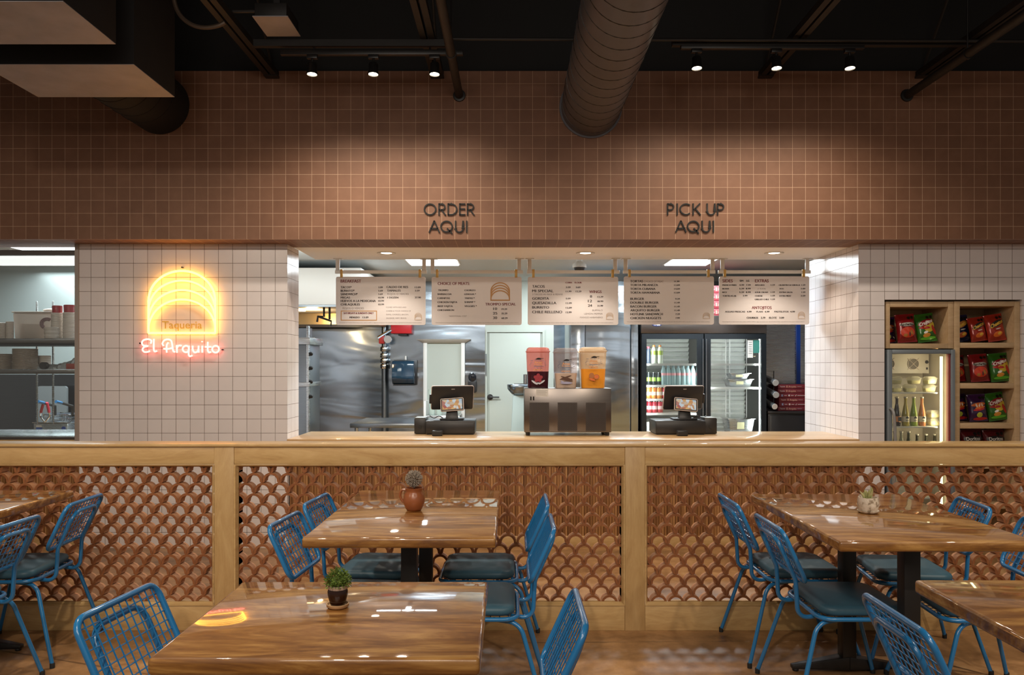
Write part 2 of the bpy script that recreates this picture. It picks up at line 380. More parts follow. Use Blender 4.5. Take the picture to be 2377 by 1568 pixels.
# pale framed pass-through beside the door
px0, px1 = X(987, YK), X(1076, YK)
d = struct('window_2', MB().box(px0, px1, YK-.03, YK-.001, .7, Z(795, YK)), m_door, 'pale framed recess with flared top trim in the steel wall', 'window')
MB().box(px0-.02, px0+.03, YK-.06, YK-.031, .7, Z(795, YK)).box(px1-.03, px1+.02, YK-.06, YK-.031, .7, Z(795, YK)).build('frame', m_wht, d, bevel=.004)
MB().add([(px0-.03,YK-.06,Z(797,YK)),(px1+.03,YK-.06,Z(797,YK)),(px1+.03,YK-.001,Z(797,YK)),(px0-.03,YK-.001,Z(797,YK)),(px0-.10,YK-.12,Z(788.5,YK)),(px1+.10,YK-.12,Z(788.5,YK)),(px1+.10,YK-.001,Z(788.5,YK)),(px0-.10,YK-.001,Z(788.5,YK))],
         [(0,3,2,1),(4,5,6,7),(0,1,5,4),(1,2,6,5),(2,3,7,6),(3,0,4,7)]).build('cornice', m_wht, d)
# kitchen window on the left
wx0, wx1 = -6.5, xl0-.03
d = struct('window_1', MB().box(wx0, wx1, YW+.02, YW+.06, Z(592, YW), Z(580, YW)).box(wx0, wx1, YW+.02, YW+.06, Z(1022, YW), Z(1016, YW)), m_steelb, 'large fixed glass window looking into the kitchen', 'window')
MB().box(wx0, wx1, YW+.036, YW+.042, Z(1016, YW), Z(592, YW)).build('pane', m_glass, d)
struct('trim_2', MB().box(wx0, wx1, YW, YW+.08, Z(1028, YW), Z(1022, YW)).box(wx0, wx1, YW-.02, YW+.06, Z(1036, YW), Z(1029, YW)), m_wd, 'brown wooden ledge under the kitchen window', 'trim', bevel=.003)
def reed(x0, x1, z0, z1, y):
    mb = MB(); n = int((x1-x0)/.0217)
    vs = []; fs = []
    for k in range(n):
        a = x0+k*.0217
        for q, dy in ((.001, .010), (.004, 0), (.0145, 0), (.0175, .010)): vs += [(a+q, y+dy, z0), (a+q, y+dy, z1)]
    for k in range(n*4-1): fs.append((2*k, 2*k+2, 2*k+3, 2*k+1))
    mb.add(vs, fs); mb.box(x0, x1, y+.011, y+.05, z0, z1); return mb
yr = 6.27
zr = Z(1257, 6.2)
struct('wall_under_window', reed(wx0, xl0-.001, .09, Z(1036, YW), yr), m_reed, 'reeded brown wood slat wall under the kitchen window', 'wall', smooth=0)
struct('baseboard_left', MB().box(wx0, xl0-.001, yr-.02, yr+.05, 0, .09), m_wd, 'wood baseboard under the reeded slats', 'baseboard')

# ------------------------------------------------------------------ service counter
zc = .853
c = thing('service_counter', 'long pale oak topped service counter with reeded slat front', 'counter', (.48, 6.5, 0))
B('countertop', m_ctop, c, (xl1+.003, xr0-.003, 6.2, 6.94, zc-.042, zc), .004)
reed(xl1+.005, xr0-.005, .085, zc-.042, yr).build('slat_front', m_reed, c, smooth=0)
B('plinth', m_wd, c, (xl1+.005, xr0-.005, yr-.018, yr+.05, 0, .085), .003)
B('carcass', m_wd, c, (xl1+.01, xr0-.01, yr+.06, 6.85, .0, zc-.043))

# ------------------------------------------------------------------ breeze block half wall
YP = 4.28
hw = thing('partition_screen', 'waist-high birch framed half wall of fish-scale terracotta breeze blocks', 'half wall', (0, YP, 0))
def xx(p): return X(p, YP)
def zz(p): return Z(p, YP)
ztop = zz(1036)
HX0, HX1 = -3.6, 3.75
B('cap_rail', m_wd, hw, (HX0, HX1, YP-.012, YP+.16, ztop-.004, ztop+.012), .004)
openings = [(HX0, xx(490)), (xx(552), xx(1443)), (xx(1504), HX1)]
ends = [(HX0, xx(497)), (xx(543.5), xx(1450.5)), (xx(1497.5), HX1)]
zlo, zhi = zz(1399), zz(1085)
for (a, b), (e0, e1) in zip(openings, ends):
    B('top_rail', m_wd, hw, (e0, e1, YP, YP+.115, zz(1078.5), ztop-.005), .002)
    B('bottom_rail', m_wd, hw, (e0, e1, YP, YP+.115, .0, zz(1407)), .002)
for a, b in ((xx(497.3), xx(543.3)), (xx(1450.8), xx(1497.2))):
    B('post', m_wdv, hw, (a, b, YP-.003, YP+.12, 0, ztop-.005), .002)
for pi_, ((a, b), (e0, e1)) in enumerate(zip(openings, ends)):
    i0, i1 = a, b; o0, o1 = e0, e1
    mb = MB(); zt, zb = zz(1078.5), zz(1407); ya, yb = YP-.004, YP+.014
    L_ = [(o0, zb), (o1, zb), (o1, zt), (o0, zt)]; I_ = [(i0, zlo), (i1, zlo), (i1, zhi), (i0, zhi)]
    for k in range(4):
        k2 = (k+1) % 4
        A, Bq, Cq, D = L_[k], L_[k2], I_[k2], I_[k]
        m1 = ((A[0]*.6+D[0]*.4), (A[1]*.6+D[1]*.4)); m2 = ((Bq[0]*.6+Cq[0]*.4), (Bq[1]*.6+Cq[1]*.4))
        mb.add([(A[0],ya,A[1]),(Bq[0],ya,Bq[1]),(m2[0],ya,m2[1]),(m1[0],ya,m1[1]),(Cq[0],yb,Cq[1]),(D[0],yb,D[1]),(Cq[0],YP+.03,Cq[1]),(D[0],YP+.03,D[1])],
               [(0,1,2,3),(3,2,4,5),(5,4,6,7)])
    mb.build('moulding', m_wd, hw, smooth=0)
    # fish-scale arches
    mb = MB(); s_ = .0914; pit = .0551; R0 = s_/2-.0003; R1 = R0-.0124; dep = .058; y0, y1 = YP+.018, YP+.018+dep
    nr = int((zhi-zlo)/pit)+2; n = 10
    rowz = [zhi-.0778-k*pit for k in range(-2, nr)]; ph = xx({0: 311.2, 1: 586.5, 2: 1530.6}[pi_])
    for ri, zc_ in enumerate(rowz):          # springing line of each row
        if zc_+R0 > zhi+.03 or zc_+.01 < zlo-.04: continue
        x = ph+(s_/2 if ri % 2 else 0); x -= s_*math.ceil((x-a+.06)/s_)
        while x < b+.06:
            pts = [(R0, -.012)]+[(R0*math.cos(PI*k/n), R0*math.sin(PI*k/n)) for k in range(n+1)]+[(-R0, -.012)]
            inn = [(R1, -.004)]+[(R1*math.cos(PI*k/n), R1*math.sin(PI*k/n)) for k in range(n+1)]+[(-R1, -.004)]
            jx, jz, jy = random.uniform(-.0012, .0012), random.uniform(-.0012, .0012), random.uniform(-.003, .003)
            def cl(p): return (min(max(x+jx+p[0], a+.0005), b-.0005), min(max(zc_+jz+p[1], zlo+.0005), zhi-.0005))
            o_ = [cl(p) for p in pts]; i_ = [cl(p) for p in inn]; L = len(o_)
            if max(p[0] for p in o_)-min(p[0] for p in o_) > .004 and max(p[1] for p in o_)-min(p[1] for p in o_) > .004:
                vs = []
                for k in range(L): vs += [(o_[k][0], y0+jy, o_[k][1]), (i_[k][0], y0+jy, i_[k][1]), (i_[k][0], y1+jy, i_[k][1]), (o_[k][0], y1+jy, o_[k][1])]
                fs = []; ff = []
                for k in range(L-1):
                    p, q = 4*k, 4*k+4
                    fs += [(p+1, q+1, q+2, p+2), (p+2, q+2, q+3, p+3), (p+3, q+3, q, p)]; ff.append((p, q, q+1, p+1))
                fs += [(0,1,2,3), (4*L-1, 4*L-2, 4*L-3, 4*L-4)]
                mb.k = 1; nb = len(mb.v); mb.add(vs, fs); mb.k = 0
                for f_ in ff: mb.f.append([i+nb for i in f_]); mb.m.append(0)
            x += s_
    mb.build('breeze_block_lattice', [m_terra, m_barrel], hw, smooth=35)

# ------------------------------------------------------------------ bulkhead lettering
def arc(cx, cz, rx, rz, a0, a1, n=16):
    return [(cx+rx*math.cos(math.radians(a0+(a1-a0)*k/n)), cz+rz*math.sin(math.radians(a0+(a1-a0)*k/n))) for k in range(n+1)]
GL = {   # geometric capitals, height 1 -> (advance, strokes)
 'O': (1.12, [arc(.51, .5, .45, .45, 0, 359, 28)]), 'Q': (1.12, [arc(.51, .5, .45, .45, 0, 359, 28), [(.55,.36),(.95,-.10)]]),
 'R': (.72, [[(.1,0),(.1,1)], [(.1,.95),(.33,.95)]+arc(.33, .705, .235, .245, 90, -90, 12)+[(.1,.46)], [(.30,.46),(.62,0)]]),
 'P': (.68, [[(.1,0),(.1,1)], [(.1,.95),(.33,.95)]+arc(.33, .70, .235, .25, 90, -90, 12)+[(.1,.45)]]),
 'D': (.92, [[(.1,.0),(.1,1)], [(.1,.95),(.33,.95)]+arc(.33, .5, .46, .45, 90, -90, 18)+[(.1,.05)]]),
 'E': (.62, [[(.1,0),(.1,1)], [(.1,.95),(.54,.95)], [(.1,.53),(.52,.53)], [(.1,.05),(.54,.05)]]),
 'A': (.94, [[(.06,0),(.47,1.0)], [(.47,1.0),(.88,0)], [(.2,.33),(.74,.33)]]),
 'U': (.82, [[(.1,1),(.1,.33)]+arc(.40, .33, .30, .30, 180, 360, 14)+[(.70,.33),(.70,1)]]),
 'I': (.34, [[(.17,0),(.17,1)]]), 'K': (.76, [[(.1,0),(.1,1)], [(.12,.42),(.64,1)], [(.26,.56),(.68,0)]]),
 'C': (.98, [arc(.52, .5, .46, .45, 48, 312, 24)]), ' ': (.34, [])}
m_sign = M('matte_black_sign', (.004,.004,.004), .7)
def sign_word(s, x0, x1, z0, z1, y, parent):
    tot = sum(GL[ch][0] for ch in s); h = z1-z0; k = (x1-x0)/(tot-.10); x = x0-.05*k
    for ch in s:
        mb = MB()
        for st in GL[ch][1]: mb.ribbon([(x+p[0]*k, z0+p[1]*h) for p in st], .115*h, y-.010, y-.0005, closed=(ch in 'OQ' and len(st) > 5))
        if GL[ch][1]: mb.build('letter', m_sign, parent, smooth=30)
        x += GL[ch][0]*k
def bx(p): return X(p, YB)
def bz(p): return Z(p, YB)
t_ = thing('order_sign', 'black raised letters reading ORDER AQUI on brown tiles', 'sign', (bx(1043), YB, bz(541)))
sign_word('ORDER', bx(985), bx(1102), bz(500.5), bz(473), YB, t_); sign_word('AQUI', bx(996), bx(1087), bz(540.5), bz(513), YB, t_)
t_ = thing('pickup_sign', 'black raised letters reading PICK UP AQUI on brown tiles', 'sign', (bx(1614), YB, bz(541)))
sign_word('PICK UP', bx(1548), bx(1681), bz(500), bz(473), YB, t_); sign_word('AQUI', bx(1568), bx(1659), bz(540), bz(513), YB, t_)

# ------------------------------------------------------------------ neon sign
YN = 6.195
def nc(p, y=YN):   # traced in the photograph's enlarged sign, 5.226 px per px
    return (X(280+p[0]/5.226, YN), y, Z(580+p[1]/5.226, YN))
m_neony = EM('neon_amber', (1, .46, .06), 9.5); m_neonr = EM('neon_rose', (1, .20, .16), 5.5)
m_neonoff = EM('neon_unlit_faint_glow', (.80,.46,.08), .15)  # unlit letters, given a faint glow of their own
ns = thing('neon_sign', 'lit amber neon arches over pink script reading El Arquito on white tile', 'neon sign', (X(423, YN), YN, Z(845, YN)))
def ellip(yc, a0=180, a1=0): return [nc((743+404*math.cos(math.radians(a)), yc-360*math.sin(math.radians(a)))) for a in [a0+(a1-a0)*k/32 for k in range(33)]]
outer = fillet([nc((339,1010)), nc((339,622))], .01)+ellip(618)[1:-1]+[nc((1147,622)), nc((1147,1010))]
MB().tube(outer, .0085, 8).tube([nc((335,1012)), nc((1151,1012))], .0085, 8).build('outer_arch', m_neony, ns)
for yc in (735, 850, 965): MB().tube(ellip(yc), .0075, 8).build('inner_arch', m_neony, ns)
def smooth_path(pts, n=6):
    P = [Vector(p) for p in pts]; out = []
    for i in range(len(P)-1):
        p0, p1, p2, p3 = P[max(i-1,0)], P[i], P[i+1], P[min(i+2,len(P)-1)]
        for k in range(n):
            t = k/n; out.append(.5*((2*p1)+(p2-p0)*t+(2*p0-5*p1+4*p2-p3)*t*t+(3*p1-p0-3*p2+p3)*t**3))
    return out+[P[-1]]
script = {'E': [[(364,1140),(372,1105),(335,1087),(282,1097),(258,1128),(275,1162),(330,1170),(285,1182),(266,1212),(285,1240),(322,1242),(354,1230)]],
 'l': [[(403,1083),(402,1150),(402,1205),(412,1235),(441,1230)]],
 'A': [[(520,1168),(508,1140),(528,1102),(572,1089),(612,1105),(625,1150),(632,1205),(642,1235),(660,1240)], [(580,1128),(562,1150),(556,1200),(560,1250)], [(520,1203),(570,1205),(622,1195)]],
 'r': [[(680,1158),(682,1210),(683,1252)], [(684,1195),(702,1166),(738,1164)]],
 'q': [[(828,1205),(822,1180),(795,1166),(765,1178),(752,1205),(765,1235),(795,1246),(820,1232),(828,1205)], [(828,1165),(828,1215),(825,1268),(838,1294),(868,1285)]],
 'u': [[(874,1165),(875,1215),(895,1246),(925,1240),(943,1212),(945,1165)], [(945,1200),(947,1250)]],
 'i': [[(990,1165),(990,1205),(991,1250)], [(988,1110),(988,1124)]],
 't': [[(1057,1118),(1056,1180),(1058,1226),(1072,1247),(1095,1242)], [(1022,1180),(1060,1181),(1098,1179)]],
 'o': [[(1152+41*math.cos(a*PI/12), 1208+41*math.sin(a*PI/12)) for a in range(25)]]}
for ch, st in script.items():
    mb = MB()
    for s_ in st: mb.tube([nc((p.x, p.y)) for p in smooth_path([(q[0], q[1], 0) for q in s_])], .0068, 8)
    mb.build('script_letter', m_neonr, ns)
mb = MB(); put_text(mb, 'Taqueria', nc((500,0))[0], nc((985,0))[0], nc((0,868))[2], nc((0,955))[2], YN+.004, .012)
mb.build('unlit_lettering', m_neonoff, ns)
pl = [(X(280+p[0]/5.226, YN), Z(580+p[1]/5.226, YN)) for p in ([(1213,1045),(1213,615)]+[(747+466*math.cos(a*PI/20), 615-412*math.sin(a*PI/20)) for a in range(1, 20)]+[(281,615),(281,1050),(235,1090),(205,1160),(230,1240),(300,1285),(700,1290),(840,1350),(960,1290),(1180,1280),(1245,1220),(1240,1150),(1180,1100)])][::-1]
MB().prism_y(pl, YN+.014, YN+.018).build('acrylic_backing', m_acryl, ns, smooth=0)
for p in ((735,212), (225,1135), (1225,1213)): MB().lathe([(.006,0),(.006,.024)], (nc(p)[0], 6.229, nc(p)[2]), 10, (0,-1,0)).build('standoff', m_plast, ns)
MB().tube(fillet([nc((1147,1015), 6.21), nc((1200,1060), 6.222), nc((1178,1120), 6.222), nc((1180,1130), 6.222)], .01), .0015, 5).build('wire', m_wht, ns)

# ------------------------------------------------------------------ menu boards
def logo(mb, x0, x1, ztop, zbot, y, wd):
    h = ztop-zbot; cx = (x0+x1)/2; rx = (x1-x0)/2; rz = h*.475
    for k in range(4):
        zc_ = ztop-rz-k*h*.152
        a = arc(cx, zc_, rx, rz, 0, 180, 24)
        mb.ribbon(([(x1, zbot)]+a+[(x0, zbot)]) if k == 0 else [p for p in a if p[1] > zbot], wd, y-.0006-.0004*k, y-.0004*k)
    mb.ribbon([(x0-wd/2, zbot), (x1+wd/2, zbot)], wd, y-.0026, y-.002)
FOOT = '*Consuming raw or undercooked meats, poultry, seafood, shellfish or eggs may increase your risk of foodborne illness, especially if you have certain medical conditions'
def P_(rows, x0, x1): return [('k', s, x0, x1, a, b) for s, a, b in rows]
MENUS = [
 (780, 988, 643, 755, 11.32, 'cream menu board headed BREAKFAST with a gold boxed note', [
  ('r','BREAKFAST',125,660,110,188),('k','TACOS*',130,410,285,338),('k','BURRITO*',128,490,375,430),('k','SANDWICH*',128,570,465,520),('k','MIGAS',128,370,555,608),
  ('k','HUEVOS A LA MEXICANA',128,1045,642,698),('k','CHILAQUILES',128,630,735,790),('g','ROJOS O VERDES',180,735,838,886),('r','SATURDAYS & SUNDAYS ONLY',205,990,968,1015),
  ('k','MENUDO',360,625,1080,1125),('k','13.09',705,855,1080,1125),('k','3.09',1115,1230,292,335),('k','5.69',1115,1230,382,425),('k','5.69',1115,1228,472,512),
  ('k','10.99',1115,1262,562,605),('k','10.99',1115,1262,650,692),('k','10.99',1115,1262,742,785),('k','CALDO DE RES',1330,1895,278,332),('k','TAMALES',1345,1700,372,425),
  ('g','ROJOS O VERDES',1355,1915,465,510),('k','1 DOZEN',1355,1640,560,605),('k','13.09',2075,2225,292,335),('k','2.59',2075,2195,380,420),('k','27.90',2075,2230,558,602),
  ('g','*COMES WITH EGG AND',1310,1850,822,855),('g','CHEESE & YOUR CHOICE OF',1320,1970,918,950),('g','PAPAS, CHORIZO, BACON,',1320,1910,1010,1045),('g','SAUSAGE, HAM, BEANS.',1320,1860,1105,1140),
  ('g',FOOT,80,2250,1230,1250),('box','',140,1070,935,1175),('L','',2070,2250,990,1165)]),
 (1002, 1211, 643, 755, 11.056, 'cream menu board listing CHOICE OF MEATS beside a large gold arch logo', [
  ('r','CHOICE OF MEATS:',180,1000,170,242),('k','TROMPO',190,450,360,400),('k','BARBACOA',180,535,460,500),('k','CARNITAS',175,490,562,605),('k','CHICKEN FAJITA',175,680,665,708),
  ('k','BEEF FAJITA',180,565,768,810),('k','CHICHARRON',178,595,870,910),('k','CHORIZO',862,1145,362,400),('k','LENGUA *',862,1160,462,500),('k','TRIPAS *',870,1125,565,605),
  ('k','SHRIMP *',865,1140,665,705),('k','VEGGIES *',865,1180,768,808),('g','*ADDITIONAL COST',465,925,1028,1062),('G','',1545,2018,190,635),('r','TROMPO SPECIAL',1400,2180,705,770),
  ('k','10',1605,1700,825,885),('k','19.29',1815,1955,845,885),('k','25',1597,1705,940,1003),('k','35.29',1815,1960,955,1000),('k','30',1600,1700,1055,1118),('k','60.29',1815,1968,1075,1118),('g',FOOT,120,2255,1202,1222)]),
 (1225, 1435, 643, 755, 11.056, 'cream menu board listing TACOS, GORDITA and WINGS prices', [
  ('r','CORN',1000,1165,165,205),('r','FLOUR',1235,1415,165,205),('k','TACOS',150,465,250,315),('k','MI SPECIAL',150,690,365,430),('g','3 TACOS W/ RICE & BEANS',150,930,465,505),
  ('k','GORDITA',150,575,560,622),('k','QUESADILLA',150,765,675,738),('k','BURRITO',150,580,790,850),('k','CHILE RELLENO',150,915,905,970),('k','3.09',1010,1130,285,325),('k','3.69',1265,1380,285,325),
  ('k','11.99',1010,1150,392,430),('k','12.29',1265,1405,392,430),('k','5.09',1010,1130,575,612),('k','12.09',1010,1160,692,730),('k','12.09',1010,1160,810,850),('k','12.99',1010,1155,925,968),
  ('r','WINGS',1610,1925,385,452),('k','8',1630,1680,510,570),('k','13.29',1820,1965,530,570),('k','12',1580,1680,625,690),('k','18.99',1820,1965,645,685),('k','24',1578,1680,740,803),('k','31.99',1820,1960,760,800),
  ('g','BUFFALO',1690,1955,875,915),('g','LEMON PEPPER',1480,1955,965,1005),('g','MANGO HABANERO',1370,1955,1058,1098),('L','',2045,2222,955,1125),('g',FOOT,100,2220,1203,1223)]),
 (1448, 1657, 642, 754, 11.056, 'cream menu board listing TORTAS and burgers', [
  ('k','TORTAS',200,520,120,178),('g','CHOICE OF MEAT',545,1050,132,178),('k','TORTA MILANEZA',200,905,218,272),('k','TORTA CUBANA',200,840,318,372),('k','TORTA HAWAIIANA',200,955,415,468),
  ('k','BURGER',200,550,572,628),('k','DOUBLE BURGER',200,920,670,725),('k','BACON BURGER',200,870,768,825),('k','ARQUITO BURGER',200,955,868,922),('k','HOTLINK SANDWICH',200,1030,965,1022),('k','CHICKEN NUGGETS',200,985,1065,1122),
  ('k','11.99',1325,1455,135,172),('k','13.09',1325,1468,230,268),('k','14.09',1325,1468,328,365),('k','13.09',1325,1468,425,462),('k','9.29',1350,1465,583,620),('k','11.49',1330,1465,680,718),('k','11.49',1330,1465,780,818),
  ('k','11.49',1330,1465,878,915),('k','7.29',1355,1465,975,1010),('k','7.99',1355,1465,1075,1110),('L','',2065,2238,955,1105),('g',FOOT,110,2230,1178,1198)]),
 (1669, 1878, 642, 754, 11.056, 'cream menu board listing SIDES, EXTRAS and ANTOJITOS', [
  ('r','SIDES',130,390,100,178),('k','SM',570,660,115,162),('k','LG',745,815,115,162),('r','EXTRAS',965,1310,100,178),('k','FRENCH FRIES',125,485,230,265),('k','BEANS',125,295,325,358),('k','RICE',125,238,415,450),
  ('k','TORTILLAS (4)',130,475,508,543),('k','4.99',560,680,228,265),('k','7.99',735,850,228,265),('k','5.29',560,680,320,358),('k','8.99',730,850,320,358),('k','5.29',560,680,412,450),('k','8.99',730,850,412,450),('k','3.99',650,765,503,540),
  ('k','AVOCADO',962,1205,230,265),('g','(1 SLICE)',1025,1240,325,358),('k','SOUR CREAM',962,1290,415,450),('k','CHEESE',962,1155,508,543),('k','GRILLED CHILE',955,1320,598,632),('k','1.59',1370,1470,228,262),('k','1.59',1370,1470,412,447),
  ('k','1.59',1370,1470,503,538),('k','1.59',1370,1470,595,630),('k','CILANTRO & CEBOLLA',1575,2118,230,265),('k','EGG',1595,1698,325,358),('k','EXTRA SALSA',1590,1925,415,450),('k','EXTRA MEAT',1590,1890,508,543),
  ('k','1.59',2155,2250,228,265),('k','2.09',2135,2250,322,358),('k','1.59',2155,2250,412,450),('k','2.59',2135,2250,503,540),('r','ANTOJITOS',880,1385,790,862),('k','AGUAS FRESCAS',195,705,912,950),('k','4.99',755,872,912,950),
  ('k','FLAN',1000,1160,912,950),('k','4.99',1210,1330,912,950),('k','PASTELITOS',1460,1820,912,950),('k','4.99',1865,1985,912,950),('k','CHURROS',750,1040,1065,1108),('k','2.79',1115,1225,1065,1108),('k','ELOTE',1325,1515,1065,1108),
  ('k','3.09',1585,1705,1065,1108),('L','',2070,2238,935,1105),('g',FOOT,120,2230,1178,1198)])]
OXS = (780, 1000, 1222, 1445, 1665); YM = 7.08
POSTS = ((784, 984.5), (1004, 1205), (1229, 1428), (1452, 1654), (1677, 1874))
for (a, b, y0, y1, s_, lab, items), ox, (pa, pb) in zip(MENUS, OXS, POSTS):
    t_ = thing('menu_board', lab, 'menu board', (X((a+b)/2, YM), YM, Z(y1, YM)), 'menu boards over the counter')
    MB().prism_y(rrect(X(a, YM), X(b, YM), Z(y1, YM), Z(y0, YM), .018), YM-.006, YM+.006).build('panel', m_board, t_, smooth=30)
    mk = {k: MB() for k in 'kgrGL'}; yt = YM-.0068
    for k, s, x0, x1, c0, c1 in items:
        x0, x1 = X(ox+x0/s_, YM), X(ox+x1/s_, YM); c0, c1 = Z(640+c0/s_, YM), Z(640+c1/s_, YM)
        if k == 'G': logo(mk['G'], x0, x1, c0, c1, yt, .010)
        elif k == 'L': logo(mk['L'], x0, x1, c0, c1, yt, .0035)
        elif k == 'box': mk['G'].ribbon([(x0,c1),(x1,c1),(x1,c0),(x0,c0)], .007, yt-.0005, yt, True)
        elif k == 'g': put_text(mk[k], s, x0, x1, c0, c1, yt)
        else:
            for q, dx in enumerate((-.0011, 0, .0011)): put_text(mk[k], s, x0+dx, x1+dx, c0, c1, yt-.0003*q)
    for k, nm, m in (('k','price_lettering',m_ink), ('g','small_lettering',m_greyink), ('r','heading_lettering',m_redink), ('G','gold_logo',m_goldink), ('L','pale_logo',m_palegold)):
        if mk[k].v: mk[k].build(nm, m, t_, smooth=0)
    for q in (a+13, b-13): MB().box(X(q-3, YM), X(q+3, YM), YM-.012, YM+.012, Z(y0+2, YM), Z(626, YM)).build('clip', m_gold, t_, bevel=.002)
    r_ = thing('hanging_rail', f'white ceiling rail holding the {lab.split("menu board ")[1].split(" beside")[0].split(" with")[0]} board', 'rail', (X((a+b)/2, YM), YM, Z(635, YM)), 'white rails above the menu boards')
    B('bar', m_wht, r_, (X(a-2, YM), X(b+3, YM), YM-.011, YM+.011, Z(635.5, YM), Z(628, YM)), .002)
    for p in (pa, pb):
        B('hanger', m_wht, r_, (X(p-4.5, YM), X(p+4.5, YM), YM-.008, YM+.008, Z(628, YM), ZS-.004), .002)
        B('ceiling_plate', m_wht, r_, (X(p-9, YM), X(p+11, YM), YM-.03, YM+.03, ZS-.006, ZS-.0005), .001)
for px_ in (897, 1359, 1797):     # recessed lights of the soffit
    Y = 6.41+.34; x = X(px_, 6.72); nm = {897: 'left of the three, above the BREAKFAST board', 1359: 'above the TACOS and WINGS board', 1797: 'above the SIDES board'}[px_]
    t_ = thing('recessed_light', 'round recessed downlight in the soffit '+nm.replace('left of the three, ', ''), 'downlight', (x, 6.72, ZS), 'downlights in the soffit')
    MB().lathe([(.042,-.001),(.078,-.008),(.080,-.004),(.080,-.0005),(.042,-.0005)], (x, 6.72, ZS), 28).build('trim_ring', m_wht, t_)
    MB().lathe([(0,-.002),(.045,-.002),(.045,-.0006)], (x, 6.72, ZS), 24).build('lens', EM('downlight_glow', (1,.88,.72), 14), t_)
    l_ = lamp('SPOT', (x, 6.72, ZS-.02), 24, (1,.87,.72), (x, 6.35, 0), .04, 130, .5, 'downlight_lamp')

# ------------------------------------------------------------------ tables
HT = .78
def make_table(x0, x1, y0, y1, label, posts):
    cx, cy = (x0+x1)/2, (y0+y1)/2
    t_ = thing('dining_table', label, 'table', (cx, cy, 0), 'wooden dining tables')
    MB().box(x0, x1, y0, y1, HT-.040, HT).build('tabletop', m_table, t_, bevel=.010, seg=3)
    for y in posts:
        MB().box(cx-.032, cx+.032, y-.032, y+.032, .05, HT-.05).box(cx-.15, cx+.15, y-.12, y+.12, HT-.05, HT-.0405).build('pedestal', m_blackmetal, t_, bevel=.004)
        mb = MB(); h = .26
        for s in (-1, 1):
            mb.hexa([(cx, y-.036, .012), (cx+s*h, y-.016, .012), (cx+s*h, y+.016, .012), (cx, y+.036, .012)], [(cx, y-.036, .075), (cx+s*h, y-.016, .03), (cx+s*h, y+.016, .03), (cx, y+.036, .075)])
            mb.lathe([(.015, 0), (.015, .013)], (cx+s*(h-.02), y, 0), 12)
        mb.build('base_foot', m_blackmetal, t_, bevel=.004)
    return t_
make_table(-.785, -.060, 2.97, 4.12, 'long glossy wood table with the clay jug, in front of the middle screen panel', (3.29, 3.92))
make_table(1.196, 1.928, 2.91, 3.995, 'long glossy wood table with the white ceramic planter', (3.138, 3.7175))
make_table(-.800, -.070, 1.744, 2.373, 'small glossy wood table with the dark brown plant pot', (2.06,))
make_table(1.206, 2.11, 1.76, 2.392, 'small bare glossy wood table in the near right corner', (2.08,))
make_table(-3.15, -2.262, 2.97, 4.12, 'long glossy wood table cut off by the left edge, beside two blue chairs', (3.40, 3.98))

# ------------------------------------------------------------------ wire chairs (facing +X)
def make_chair():
    c = thing('wire_chair', '', 'chair', (0,0,0))
    def bp(y, s, off=0):   # point in the plane of the back: y across, s from the bottom edge to the top edge
        return (-.20-.10*s-off, y, .535+.215*s)
    fr = fillet([bp(-.19, 0), bp(.19, 0), bp(.19, 1), bp(-.19, 1)], .042, 6, True)
    bf = MB().tube(fr, .0098, 10, True).build('back_frame', m_blue, c)
    mb = MB()
    for k in range(1, 12):
        y = -.19+.38*k/12; mb.tube([bp(y, .012, -.002), bp(y, .988, -.002)], .0022, 5)
    for k in range(1, 8):
        s = k/8; mb.tube([bp(-.185, s, .002), bp(.185, s, .002)], .0022, 5)
    mb.build('back_mesh', m_blue, c)
    U = [(-.12,-.12,.385), (-.213,-.12,.372), (-.222,-.12,.53), bp(-.12,.80,.021), bp(.12,.80,.021), (-.222,.12,.53), (-.213,.12,.372), (-.12,.12,.385)]
    MB().tube(fillet(U, .055, 6), .0095, 10).build('back_support', m_blue, c)
    sf = fillet([(-.150,-.208,.395), (.218,-.208,.395), (.218,.208,.395), (-.150,.208,.395)], .06, 6, True)
    MB().tube(sf, .0095, 10, True).build('seat_frame', m_blue, c)
    mb = MB()
    for k in range(1, 10): x = -.15+.368*k/10; mb.tube([(x,-.205,.392), (x,.205,.392)], .002, 5)
    for k in range(1, 11): y = -.208+.416*k/11; mb.tube([(-.148,y,.389), (.216,y,.389)], .002, 5)
    mb.build('seat_mesh', m_blue, c)
    def lay(x0, x1, y, r, z): return [(p.x, p.y, z) for p in fillet([(x0,-y,0), (x1,-y,0), (x1,y,0), (x0,y,0)], r, 6, True)]
    L = [lay(-.128,.196,.190,.05,.404), lay(-.138,.206,.200,.06,.412), lay(-.140,.208,.202,.06,.426), lay(-.134,.202,.196,.055,.438), lay(-.115,.184,.178,.045,.4445)]
    n = len(L[0]); mb = MB(); mb.add(sum(L, []), [(i*n+j, i*n+(j+1) % n, (i+1)*n+(j+1) % n, (i+1)*n+j) for i in range(4) for j in range(n)]+[tuple(range(n))[::-1], tuple(4*n+j for j in range(n))])
    mb.build('seat_cushion', m_cush, c, smooth=50)
    for sy in (-1, 1):
        for a, b, d in ((-.05, -.16, -.265), (.06, .155, .268)):
            p = fillet([(a, sy*.165, .383), (b, sy*.192, .376), (d, sy*.256, .012)], .07, 6)
            lg = MB().tube(p, .0095, 10).build('leg', m_blue, c)
            MB().lathe([(.011, .0), (.0115, .02), (.010, .024)], (d+(.003 if d > 0 else -.003)*0, sy*.256, 0), 12).build('rubber_foot', m_rub, lg)
    return c
proto = make_chair(); first = True
